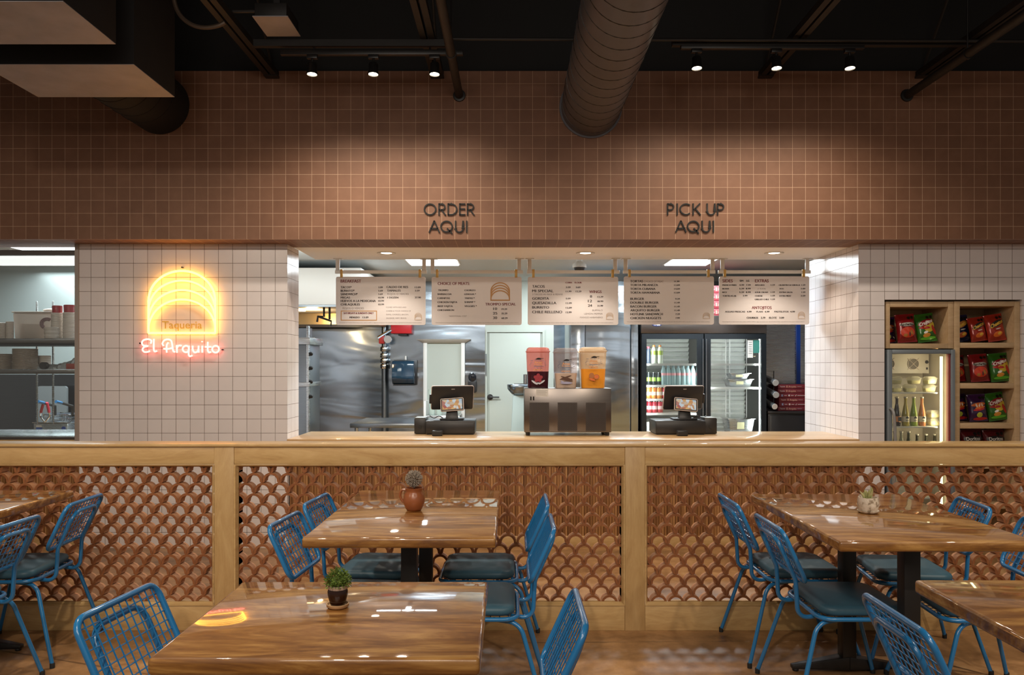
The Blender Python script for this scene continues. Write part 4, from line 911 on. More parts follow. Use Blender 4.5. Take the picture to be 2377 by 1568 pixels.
single('spray_faucet', MB().tube([(X(765,8.6),8.6,Z(708.6,Yh)), (X(765,8.6),8.6,Z(742,8.6))], .012, 8).tube([(X(752,8.6),8.6,Z(709,Yh)), (X(752,8.6),8.6,Z(735,8.6)), (X(738,8.6),8.6,Z(735,8.6)), (X(736,8.6),8.6,Z(748,8.6))], .012, 8).tube([(X(738,8.6),8.6,Z(735,8.6)), (X(769,8.6),8.6,Z(746,8.6)), (X(768,8.6),8.6,Z(758,8.6))], .011, 8), m_rub, 'black branched fire nozzle pipe hanging under the white hood', 'pipe')
# broiler column at the left
Yr = 7.6
t_ = thing('gas_broiler', 'tall steel broiler with black knobs just inside the counter opening', 'oven', (X(700, Yr), Yr, 0))
B('body', m_steeld, t_, (X(600, Yr), X(713, Yr), Yr, Yr+.5, .02, Z(796, Yr)), .005)
B('top_shelf', m_steel, t_, (X(600, Yr), X(721, Yr), Yr-.03, Yr+.5, Z(800, Yr), Z(784, Yr)), .004)
B('mid_shelf', m_steel, t_, (X(600, Yr), X(720, Yr), Yr-.03, Yr+.45, Z(898, Yr), Z(888, Yr)), .004)
B('corner_post', m_steel, t_, (X(711.5, Yr), X(717, Yr), Yr-.01, Yr+.05, .0, Z(757, Yr)), .003)
B('back_riser', m_steeld, t_, (X(640, Yr), X(709, Yr), Yr+.2, Yr+.25, Z(784, Yr)+.001, Z(760, Yr)))
for p in (822, 855, 887, 921): MB().lathe([(.020,0),(.018,.022),(.010,.030)], (X(717, Yr), Yr+.03, Z(p, Yr)), 14, (1,0,0)).build('knob', m_rub, t_)
single('bag', MB().ball((X(700, Yr+.1), Yr+.12, Z(888, Yr)+.058), .057, 8, 1.0), M('red_bag', (.45,.02,.03), .5), 'crumpled red bag on the steel broiler shelf', 'bag')
# pipe, valve, alarm, dispensers
Yw = YK-.06; xg = X(893, Yw)
t_ = thing('gas_pipe', 'dark vertical gas pipe with red and steel valve on the kitchen wall', 'pipe', (xg, Yw, .2))
MB().tube([(xg, Yw-.03, .0), (xg, Yw-.03, 1.98)], .035, 12).build('pipe', m_steeld, t_)
for p in (811, 826, 838, 851): MB().lathe([(.048,-.03),(.055,-.02),(.055,.02),(.048,.03)], (xg, Yw-.03, Z(p, Yw)), 8).build('fitting', m_steel if p != 851 else m_chrome, t_)
MB().box(xg-.06, xg+.015, Yw-.11, Yw-.03, Z(799, Yw), Z(781, Yw)).build('red_valve', M('red_valve_paint', (.48,.03,.03), .4), t_, bevel=.01)
MB().lathe([(.05,0),(.05,.05)], (xg+.06, Yw-.09, Z(789, Yw)), 12, (0,-1,0)).tube([(xg-.07, Yw-.10, Z(785, Yw)), (xg+.10, Yw-.10, Z(767, Yw))], .020, 8).build('valve_actuator', m_chrome, t_)
t_ = thing('fire_alarm_box', 'red fire suppression box on the steel wall below the first two menu boards', 'alarm', (X(933, Yw), YK, Z(775, Yw)))
MB().box(X(909, Yw), X(956.5, Yw), YK-.14, YK-.001, Z(775.5, Yw), Z(738, Yw)).build('case', M('alarm_red', (.62,.02,.03), .35), t_, bevel=.012)
MB().box(X(926, Yw), X(945, Yw), YK-.12, YK-.02, Z(780, Yw), Z(776, Yw)).build('gauge', m_rub, t_)
t_ = thing('paper_towel_dispenser', 'smoky dark blue paper towel dispenser on the steel wall', 'towel dispenser', (X(941, Yw), YK, Z(894, Yw)))
a, b = X(914, Yw), X(964, Yw); z0, z1 = Z(892, Yw), Z(838, Yw)
prof = fillet([(YK-.001, z0, 0), (YK-.18, z0, 0), (YK-.25, z0+.08, 0), (YK-.22, z1, 0), (YK-.001, z1, 0)], .06, 5)
L = [(p.x, p.y) for p in prof]; n = len(L)
MB().add([(a, p[0], p[1]) for p in L]+[(b, p[0], p[1]) for p in L], [tuple(range(n)), tuple(range(2*n-1, n-1, -1))]+[(i, (i+1) % n, (i+1) % n+n, i+n) for i in range(n)]).build('cover', M('smoke_blue_plastic', (.012,.045,.085), .1, coat=.6), t_, bevel=.008)
B('tear_edge', m_plast, t_, (a+.01, b-.01, YK-.19, YK-.02, z0-.018, z0-.001)); B('back_plate', m_plast, t_, (a-.005, b+.02, YK-.03, YK-.0005, z0-.01, z1+.01), .004)
MB().lathe([(.016,0),(.014,.05),(0,.055)], (X(941, Yw), YK-.04, z1+.011), 12).build('top_button', m_wht, t_)
t_ = thing('soap_dispenser', 'black soap dispenser with clear window beside the pale door', 'soap dispenser', (X(1096, Yw), YK, Z(912, Yw)))
cx = X(1096.5, Yw)
MB().prism_y(rrect(cx-.055, cx+.055, Z(912, Yw), Z(884, Yw), .02), YK-.11, YK-.001).build('lower_body', m_plast, t_, bevel=.006)
MB().prism_y(ell(cx, Z(876, Yw), .052, .062), YK-.12, YK-.001).build('dome', M('black_gloss', (.01,.012,.016), .06), t_, bevel=.015)
MB().prism_y(ell(cx, Z(899, Yw), .018, .03), YK-.114, YK-.111).build('window', m_plastg, t_)
# prep table
Yp = 8.3; zp = Z(984, Yp)
t_ = thing('prep_table', 'stainless steel prep table with backsplash behind the ORDER AQUI register', 'prep table', (X(900, Yp), Yp+.5, 0))
tx0, tx1 = X(812, Yp), X(990, Yp)
B('top', m_steeld, t_, (tx0, tx1, Yp, Yp+.95, zp-.045, zp), .004)
for x in (tx0+.06, tx1-.06):
    for y in (Yp+.06, Yp+.85): MB().tube([(x, y, 0), (x, y, zp-.05)], .02, 10).build('leg', m_steel, t_)
B('lower_shelf', m_steeld, t_, (tx0+.04, tx1-.04, Yp+.05, Yp+.88, .25, .28))
# hand sink with cups
Ys = 9.9
t_ = thing('hand_sink', 'white and steel hand sink with tall side splash in front of the pale recess', 'sink', (X(1015, Ys), Ys+.2, 0))
B('basin', m_steel, t_, (X(985, Ys), X(1068, Ys), Ys, Ys+.45, .55, Z(965, Ys)), .01)
B('side_splash', m_wht, t_, (X(984, Ys), X(988, Ys), Ys, Ys+.45, .6, Z(932, Ys)), .004)
B('cabinet', m_wht, t_, (X(988, Ys), X(1066, Ys), Ys+.04, Ys+.44, 0, .55), .004)
m_cup = milky('clear_cup_plastic', (.72,.82,.76), .35)
for k, p in enumerate((1001, 1018)):
    single('cup_stack', MB().lathe([(.035,0),(.045,.30),(.046,.31),(.045,.32)], (X(p, Ys), Ys+.1, Z(965, Ys)+.001), 18), m_cup, ('tall stack of clear plastic cups beside the pale recess edge', 'tall stack of clear plastic cups behind the register screen')[k], 'cups', 'clear cup stacks at the hand sink')
# mixer bowl stand by the door
Ym = 9.6; cx = X(1207, Ym)
t_ = thing('bowl_stand', 'grey stand with steel bowl in front of the pale door', 'stand', (cx, Ym, 0))
MB().lathe([(.05,.62),(.10,.64),(.15,.70),(.155,.75),(.15,.755),(.11,.70)], (cx, Ym, Z(893, Ym)-.755), 24).build('bowl', m_steeld, t_, smooth=60)
MB().hexa([(cx-.14,Ym-.08,0),(cx+.14,Ym-.08,0),(cx+.14,Ym+.08,0),(cx-.14,Ym+.08,0)], [(cx-.085,Ym-.06,Z(893, Ym)-.13),(cx+.085,Ym-.06,Z(893, Ym)-.13),(cx+.085,Ym+.06,Z(893, Ym)-.13),(cx-.085,Ym+.06,Z(893, Ym)-.13)]).build('pedestal', M('grey_green_paint', (.34,.42,.41), .4), t_, bevel=.01)
MB().lathe([(.03,0),(.03,.12),(.022,.125)], (cx+.07, Ym, Z(893, Ym)+.0), 14).box(cx-.07, cx+.10, Ym-.03, Ym+.03, Z(893, Ym)-.0, Z(893, Ym)+.012).build('tap', m_chrome, t_)
# upright steel fridge
Yu = 8.75
t_ = thing('upright_refrigerator', 'plain stainless steel upright refrigerator left of the glass door fridge', 'refrigerator', (X(1390, Yu), Yu+.4, 0))
B('cabinet', m_steeld, t_, (X(1322, Yu), X(1482, Yu), Yu, Yu+.8, .05, 2.2), .006)
for a, b in ((1324, 1357), (1359, 1462), (1464, 1481)): B('door_panel', m_steelw, t_, (X(a, Yu), X(b, Yu), Yu-.03, Yu-.002, .1, 2.15), .006)
B('plinth', m_rub, t_, (X(1324, Yu), X(1480, Yu), Yu+.02, Yu+.75, 0, .05))
# glass-door fridge
Yf = 8.68
fx0, fx1 = X(1489, Yf), X(1779, Yf); zt = Z(775, Yf); ztt = 1.97
t_ = thing('glass_door_refrigerator', 'two-door glass front refrigerator with black frames and steel top', 'refrigerator', ((fx0+fx1)/2, Yf+.4, 0))
mb = MB().box(fx0, fx0+.03, Yf+.05, Yf+.75, .05, ztt).box(fx1-.03, fx1, Yf+.05, Yf+.75, .05, ztt).box(fx0+.03, fx1-.03, Yf+.05, Yf+.75, .05, .12).box(fx0+.03, fx1-.03, Yf+.05, Yf+.75, zt, ztt).box(X(1634, Yf)-.015, X(1634, Yf)+.015, Yf+.06, Yf+.72, .12, zt)
mb.build('cabinet', m_plast, t_)
m_fin = M('fridge_liner', (.70,.72,.68), .35)
mb = MB(); x_ = (fx0+.031, fx1-.031)
k = 0
zq = .15
while zq < zt-.05:
    mb.add([(x_[0],Yf+.70,zq),(x_[1],Yf+.70,zq),(x_[1],Yf+.665,zq+.030),(x_[0],Yf+.665,zq+.030),(x_[1],Yf+.70,zq+.045),(x_[0],Yf+.70,zq+.045)], [(0,1,2,3),(3,2,4,5)]); zq += .052
mb.box(x_[0], x_[1], Yf+.705, Yf+.745, .12, zt).build('louvered_back', m_fin, t_, smooth=0)
MB().box(fx0-.004, fx1+.004, Yf-.004, Yf+.049, zt+.004, ztt+.004).build('top_panel', m_steelb, t_, bevel=.004)
MB().prism_y(ell(X(1524.5, Yf), Z(753.5, Yf), .055, .022), Yf-.008, Yf-.0045).build('oval_badge', M('badge_blue', (.01,.02,.09), .3), t_)
mb = MB(); put_text(mb, 'True', X(1516, Yf), X(1532, Yf), Z(751.5, Yf), Z(756, Yf), Yf-.0085, .03); mb.build('badge_lettering', m_wht, t_, smooth=0)
m_dframe = M('black_door_frame', (.012,.016,.02), .22)
for a, b, g0, g1 in ((1490, 1633, 1501, 1618), (1636, 1779, 1650, 1767.5)):
    a, b, g0, g1 = (X(q, Yf) for q in (a, b, g0, g1)); zg = Z(787.5, Yf)
    d = MB().box(a, g0, Yf, Yf+.045, .12, zt-.002).box(g1, b, Yf, Yf+.045, .12, zt-.002).box(g0, g1, Yf, Yf+.045, zg, zt-.002).box(g0, g1, Yf, Yf+.045, .12, .22).build('door', m_dframe, t_)
    MB().box(g0, g1, Yf+.018, Yf+.024, .22, zg).build('pane', m_glass, d)
    MB().box(b-.016 if a < 3.2 and g0 < X(1600, Yf) else a+.006, b-.006 if g0 < X(1600, Yf) else a+.016, Yf-.028, Yf-.001, .7, zg).build('handle', m_steeld, d)
FS = [(846, 'L'), (896, 'L'), (928, 'L'), (961, 'L'), (846, 'R'), (901, 'R')]
shz = {}
for p, s in FS:
    a, b = (fx0+.032, X(1634, Yf)-.016) if s == 'L' else (X(1634, Yf)+.016, fx1-.032)
    z1 = Z(p-1.5, Yf+.1); shz[(p, s)] = z1
    B('shelf', m_wht, t_, (a, b, Yf+.09, Yf+.60, z1-.022, z1))
mb = MB()
for p in (1712, 1721, 1760): mb.tube([(X(p-26, Yf+.6), Yf+.62, .2), (X(p-26, Yf+.6), Yf+.62, zt-.02)], .006, 6)
mb.build('shelf_standard', m_wht, t_)
for x in (fx0+.05, X(1634, Yf)-.03, X(1634, Yf)+.03, fx1-.05): MB().box(x-.008, x+.008, Yf+.06, Yf+.075, .2, zt-.03).build('light_strip', EM('fridge_strip_glow', (.95,1,.97), 16), t_)
for x in (fx0+.07, X(1634, Yf)-.05, X(1634, Yf)+.05, fx1-.07): lamp('AREA', (x, Yf+.08, 1.25), 6, (.95,1,.97), (x+(.25 if x in (fx0+.07, X(1634, Yf)+.05) else -.25), Yf+.6, 1.2), .04, name='fridge_light', size_y=1.2)
st = MB().box(X(1736, Yf), X(1748.5, Yf), Yf+.010, Yf+.016, Z(831, Yf), Z(790, Yf)).build('white_sticker', m_wht, t_)
MB().box(X(1749.5, Yf), X(1764, Yf), Yf+.010, Yf+.016, Z(820, Yf), Z(790, Yf)).build('green_sticker', M('sticker_green', (.05,.24,.20), .5), t_)
mb = MB()
for q in range(6): mb.box(X(1738.5, Yf), X(1746, Yf), Yf+.0085, Yf+.0095, Z(795.6+q*5, Yf), Z(794.8+q*5, Yf))
mb.build('small_print', m_greyink, st)
# drinks
def can(col, band, name='soda_can', r=.033, h=.122):
    o = thing(name, '', 'can'); 
    body = MB().lathe([(r*.86,0),(r,.008),(r,h-.012),(r*.84,h)], (0,0,0), 16).build('body', M('can_'+name+str(random.random()), col, .3, .3), o, smooth=50)
    MB().lathe([(r*.84,.0),(r*.86,.003),(r*.80,.001)], (0,0,h-.0005), 16).build('rim', m_chrome, o)
    mb = MB()
    mb.lathe([(r+.0005,h*.30),(r+.0005,h*.62)], (0,0,0), 16).build('label_band', M('band'+str(random.random()), band, .4), o, smooth=50); return o
def bottle(prof, cols, name='bottle', capc=(.5,.5,.5), lab=None, cap=True, n=16):
    o = thing(name, '', 'bottle'); H = prof[-1][1]
    MB().lathe(prof, (0,0,0), n).build('glass', cols, o, smooth=60)
    if lab: MB().lathe([(lab[2]+.0006, lab[0]), (lab[2]+.0006, lab[1])], (0,0,0), n).build('label', lab[3], o, smooth=60)
    if cap: MB().lathe([(prof[-1][0]+.002,-.012),(prof[-1][0]+.0025,.006),(prof[-1][0]-.001,.009),(0,.009)], (0,0,H), n).build('cap', M('cap'+str(random.random()), capc, .4), o)
    return o
def place(o, x, y, z, lab, cat, group, first):
    q = o if first else copy_tree(o)
    q.location = (x, y, z+.0006); q['label'] = lab; q['category'] = cat; q['group'] = group; LOC[q] = Vector((x, y, z)); return q
ORD = ['first', 'second', 'third', 'fourth', 'fifth', 'sixth', 'seventh', 'eighth']
def row(o, n, p0, p1, Yq, z, what, where, cat, group):
    for k in range(n):
        p = p0 if n == 1 else p0+(p1-p0)*k/(n-1)
        lab = f'{what}, {where}' if n == 1 else f'{ORD[k]} {what} from the left, {where}'
        place(o, X(p, Yq), Yq, z, lab, cat, group, k == 0)
Yq = Yf+.18
zs = shz[(846,'L')]; big = [(.028,0),(.033,.01),(.033,.10),(.031,.14),(.024,.165),(.013,.19),(.013,.20)]
row(bottle([(r, z*.98) for r, z in big], M('pale_label_plastic', (.52,.56,.46), .3), capc=(.70,.20,.04), lab=(.095,.142,.0335,M('lime_sleeve', (.28,.36,.06), .4))), 2, 1518, 1532, Yq, zs, 'lime and white bottle with orange cap', 'glass fridge top shelf', 'bottle', 'bottles in the glass fridge')
row(bottle([(r, z*.9) for r, z in big], M('dark_cola_plastic', (.02,.03,.05), .2), capc=(.35,.03,.05)), 1, 1505, 1505, Yq, zs, 'dark bottle', 'glass fridge top shelf at the edge', 'bottle', 'bottles in the glass fridge')
zs = shz[(896,'L')]
row(can((.012,.016,.018), (.20,.34,.05), 'energy_can', .026, .135), 3, 1506, 1530, Yq, zs, 'slim black and green energy can', 'glass fridge second shelf', 'can', 'cans in the glass fridge')
m_wat = milky('water_bottle_plastic', (.42,.58,.60), .45, .1)
row(bottle([(r, z*1.02) for r, z in big], m_wat, capc=(.10,.15,.17), lab=(.105,.132,.033,M('water_label', (.50,.20,.22), .4))), 7, 1540, 1608, Yq, zs, 'clear water bottle with small label', 'glass fridge second shelf', 'bottle', 'water bottles in the glass fridge')
zs = shz[(928,'L')]
row(can((.60,.22,.06), (.60,.52,.45)), 3, 1505, 1530, Yq, zs, 'orange soda can', 'glass fridge third shelf', 'can', 'cans in the glass fridge')
row(can((.42,.02,.04), (.66,.60,.60)), 6, 1543, 1600, Yq, zs, 'red and white soda can', 'glass fridge third shelf', 'can', 'cans in the glass fridge')
zs = shz[(961,'L')]
row(can((.40,.03,.05), (.58,.40,.40)), 3, 1507, 1532, Yq, zs, 'pale red soda can', 'glass fridge shelf beside the register', 'can', 'cans in the glass fridge')
zl_ = Z(961, Yf)-.225; B('shelf', m_wht, t_, (fx0+.032, X(1634, Yf)-.016, Yf+.09, Yf+.60, zl_-.022, zl_))
row(can((.60,.60,.60), (.35,.36,.38)), 4, 1506, 1538, Yq, zl_+.0, 'silver soda can', 'glass fridge lowest visible shelf', 'can', 'cans in the glass fridge')
row(can((.03,.30,.12), (.55,.60,.55)), 4, 1549, 1578, Yq, zl_, 'green soda can', 'glass fridge lowest visible shelf', 'can', 'cans in the glass fridge')
def pan(px0, px1, Yq, z, h, dp, lab, tape):
    x0, x1 = X(px0, Yq), X(px1, Yq); o = thing('steam_pan', lab, 'pan', ((x0+x1)/2, Yq, z+.0006), 'steel pans in the glass fridge'); k = .025
    MB().hexa([(x0+k,Yq+k,z+.001),(x1-k,Yq+k,z+.001),(x1-k,Yq+dp-k,z+.001),(x0+k,Yq+dp-k,z+.001)], [(x0,Yq,z+h),(x1,Yq,z+h),(x1,Yq+dp,z+h),(x0,Yq+dp,z+h)]).build('tub', m_steel, o, bevel=.006)
    MB().box(x0-.014, x1+.014, Yq-.014, Yq+dp+.014, z+h, z+h+.006).build('rim', m_chrome, o, bevel=.002)
    MB().hexa([((x0+x1)/2-.05,Yq-.003+k*.55,z+h*.35),((x0+x1)/2+.03,Yq-.003+k*.55,z+h*.35),((x0+x1)/2+.03,Yq+.001+k*.55,z+h*.35),((x0+x1)/2-.05,Yq+.001+k*.55,z+h*.35)],
              [((x0+x1)/2-.05,Yq-.003+k*.2,z+h*.8),((x0+x1)/2+.03,Yq-.003+k*.2,z+h*.8),((x0+x1)/2+.03,Yq+.001+k*.2,z+h*.8),((x0+x1)/2-.05,Yq+.001+k*.2,z+h*.8)]).build('date_label', M('yellow_label', (.70,.66,.38), .5), o)
zs = shz[(901,'R')]
pan(1692, 1748, Yf+.16, zs, .082, .25, 'lower steel pan on the middle shelf of the glass fridge', 0)
pan(1697, 1741, Yf+.18, zs+.0895, .060, .22, 'upper steel pan stacked on another in the glass fridge', 0)
zb_ = Z(1012, Yf); B('shelf', m_wht, t_, (X(1634, Yf)+.016, fx1-.032, Yf+.09, Yf+.60, zb_-.022, zb_))
pan(1692, 1752, Yf+.14, zb_, .17, .3, 'deep steel pan at the bottom of the glass fridge', 0)
# right of the fridge: black cabinet, foil rolls, box stack
Yc = 8.75
t_ = thing('back_cabinet', 'black waist-high cabinet beside the glass fridge', 'cabinet', (X(1825, Yc), Yc+.3, 0))
cx0, cx1 = X(1783, Yc), 3.75; zcab = Z(955, Yc)
B('body', m_plast, t_, (cx0, cx1, Yc, Yc+.55, .05, zcab-.03), .004); B('worktop', m_plast, t_, (cx0-.01, cx1+.01, Yc-.02, Yc+.56, zcab-.029, zcab), .003); B('plinth', m_rub, t_, (cx0+.02, cx1-.02, Yc+.04, Yc+.5, 0, .05))
B('door', m_plast, t_, (cx0+.01, (cx0+cx1)/2-.002, Yc-.014, Yc-.001, .07, zcab-.05), .002); B('door', m_plast, t_, ((cx0+cx1)/2+.002, cx1-.01, Yc-.014, Yc-.001, .07, zcab-.05), .002)
m_box = M('maroon_carton', (.16,.010,.018), .55); m_bprint = M('carton_print', (.62,.36,.26), .6); m_fb = M('carton_icon', (.16,.22,.46), .6); m_bw = M('carton_white', (.70,.66,.64), .6)
def carton(x0, x1, y, z, h, kind, lab, group, d=.34):
    o = thing('carton', lab, 'box', ((x0+x1)/2, y+d/2, z), group)
    MB().box(x0, x1, y, y+d, z+.001, z+h-.0015).build('carton_body', m_box, o, bevel=.003); s = (h/.045); yy = y-.0012
    if kind == 0:
        mb = MB(); put_text(mb, 'Taqueria', x0+.02, x0+.075, z+h*.66, z+h*.40, yy, .01); mb.build('side_lettering', m_bw, o, smooth=0)
        mb = MB(); put_text(mb, 'El Arquito', x0+.09, x0+.20, z+h*.72, z+h*.32, yy, .015); mb.build('name_lettering', m_bprint, o, smooth=0)
        MB().box(x0+.21, min(x1-.01, x0+.26), yy-.0004, yy, z+h*.5, z+h*.54).build('small_print', m_bw, o)
    else:
        mb = MB(); mb.box(x0+.028, x0+.048, yy-.0004, yy, z+h*.26, z+h*.74); b_ = mb.build('blue_icon', m_fb, o)
        mb = MB(); put_text(mb, 'f', x0+.034, x0+.042, z+h*.68, z+h*.32, yy-.0008, .02); mb.build('icon_letter', m_bw, b_, smooth=0)
        MB().prism_y(ell(x0+.115, z+h*.5, h*.2, h*.2), yy-.0004, yy).build('round_icon', m_bw, o); 
        mb = MB().box(x0+.06, x0+.09, yy-.0004, yy, z+h*.44, z+h*.54).box(x0+.135, x0+.165, yy-.0004, yy, z+h*.44, z+h*.54).box(x0+.205, x1-.01, yy-.0004, yy, z+h*.44, z+h*.54).ribbon([(x0+.18, z+h*.5), (x0+.186, z+h*.36), (x0+.195, z+h*.68)], .004, yy-.0004, yy)
        mb.build('small_print', m_bw, o)
    return o
Yx = Yc+.03; n6 = 6; h6 = (Z(893, Yx)-zcab)/6
pos = ['top carton', 'second carton down', 'third carton down', 'fourth carton down', 'fifth carton down', 'bottom carton']
for k in range(6):
    j = 5-k; carton(X(1807, Yx)+random.uniform(-.01,.012), 3.7, Yx, zcab+j*h6, h6, 1 if k in (2, 4) else 0, f'{pos[k]} in the maroon stack on the black cabinet', 'maroon cartons on the black cabinet')
for k in range(4): carton(X(1640, Yf+.2), X(1671, Yf+.2)+.35, Yf+.15, 1.976+k*.085, .085, 0, ['lowest maroon carton on top of the glass fridge', 'second maroon carton up on top of the glass fridge', 'third maroon carton up on top of the glass fridge', 'highest maroon carton on top of the glass fridge'][k], 'maroon cartons on the glass fridge')
m_roll = M('foil_roll_sleeve', (.30,.30,.31), .25, .7); m_rend = M('roll_end_cap', (.50,.51,.52), .5)
Yr2 = 8.74
rk = thing('roll_rack', 'dark wire rack holding wrap rolls beside the glass fridge', 'rack', (X(1790, Yr2), Yr2+.3, zcab))
MB().tube([(X(1783, Yr2), Yr2+.1, zcab+.001), (X(1783, Yr2), Yr2+.1, Z(862, Yr2)), (X(1803, Yr2), Yr2+.1, Z(862, Yr2)), (X(1803, Yr2), Yr2+.1, zcab+.001)], .006, 8).build('hoop', m_plast, rk)
MB().tube([(X(1783, Yr2), Yr2+.4, zcab+.001), (X(1783, Yr2), Yr2+.4, Z(866, Yr2)), (X(1803, Yr2), Yr2+.4, Z(866, Yr2)), (X(1803, Yr2), Yr2+.4, zcab+.001)], .006, 8).build('hoop', m_plast, rk)
MB().box(X(1783, Yr2), X(1803, Yr2), Yr2+.09, Yr2+.41, zcab+.0005, zcab+.008).build('tray', m_plast, rk)
for (p, q, lab) in ((1797, 889, 'grey wrap roll at the top of the dark rack'), (1798, 917, 'grey wrap roll in the middle of the dark rack'), (1795, 944, 'white-ended wrap roll at the bottom of the dark rack')):
    o = thing('wrap_roll', lab, 'roll', (X(p, Yr2), Yr2, Z(q, Yr2)), 'wrap rolls on the rack'); r = .032 if q > 940 else .036
    a_ = Vector((-.05, .98, .16)).normalized(); c = (X(p, Yr2), Yr2-.05, Z(q, Yr2))
    MB().lathe([(r,0),(r,.40)], c, 20, a_).build('sleeve', m_roll, o); MB().lathe([(r*.94,-.004),(r*.96,-.0008)], c, 20, a_).build('end_cap', m_bw if q > 940 else m_rend, o)
B('back_panel', m_steel, t_, (X(1790, Yc+.56)-.2, 3.75, Yc+.565, Yc+.58, zcab+.001, 2.3)) 
single('blue_strip', MB().box(X(1848.5, Yc+.55), X(1857, Yc+.55), Yc+.535, Yc+.562, zcab+.001, 2.3), M('blue_plastic_strip', (.01,.07,.42), .35), 'bright blue vertical strip on the steel panel above the maroon cartons', 'strip')
t_ = thing('dome_camera', 'white dome security camera hanging behind the TACOS board', 'camera', (X(1345, 7.9), 7.9, 2.4))
cx = X(1345, 7.9)
MB().lathe([(.07,.0),(.068,.03),(.03,.06),(.03,.139)], (cx, 7.9, 2.40), 20).build('bracket', m_wht, t_, smooth=50); MB().lathe([(.0,-.055),(.03,-.047),(.05,-.022),(.055,-.001)], (cx, 7.9, 2.40), 20).build('dome', m_plast, t_, smooth=60)

# ------------------------------------------------------------------ snack shelves and bottle cooler in the right wall
YS = 6.25
def sx_(p): return X(p, YS)
def sz_(p): return Z(p, YS)
t_ = thing('cubby_shelf', 'small plywood cubby of snack bags above the bottle cooler', 'shelf', (sx_(2135), YS+.18, sz_(809)))
a, b, z1, z0 = sx_(2057), sx_(2213.5), sz_(700.5), sz_(809.5)
B('side', m_shelf, t_, (a, sx_(2066), YS, YS+.40, z0, z1), .002); B('side', m_shelf, t_, (sx_(2201), b, YS, YS+.40, z0, z1), .002)
B('top', m_shelf, t_, (sx_(2066)+.0005, sx_(2201)-.0005, YS, YS+.40, sz_(713), z1), .002); B('bottom', m_shelf, t_, (sx_(2066)+.0005, sx_(2201)-.0005, YS, YS+.40, z0, sz_(798)), .002)
B('back', m_shelf, t_, (a, b, YS+.401, YS+.41, z0, z1))
t_ = thing('bookcase', 'tall narrow plywood shelf of snack bags beside the bottle cooler', 'shelf', (sx_(2290), YS+.18, 0))
a2, b2 = sx_(2214.5), sx_(2367); i0, i1 = sx_(2227.5), sx_(2354.5)
B('side', m_shelf, t_, (a2, i0, YS-.004, YS+.40, 0, sz_(700)), .002); B('side', m_shelf, t_, (i1, b2, YS-.004, YS+.40, 0, sz_(700)), .002)
B('top', m_shelf, t_, (i0+.0005, i1-.0005, YS-.002, YS+.40, sz_(711.5), sz_(700)), .002)
for p, q in ((796, 808), (890, 902.5), (983, 995.5), (1077, 1089), (1170, 1182), (1262, 1272)): B('shelf', m_shelf, t_, (i0+.0005, i1-.0005, YS, YS+.40, sz_(q), sz_(p)), .002)
B('back', m_shelf, t_, (a2, b2, YS+.401, YS+.41, 0, sz_(700)))

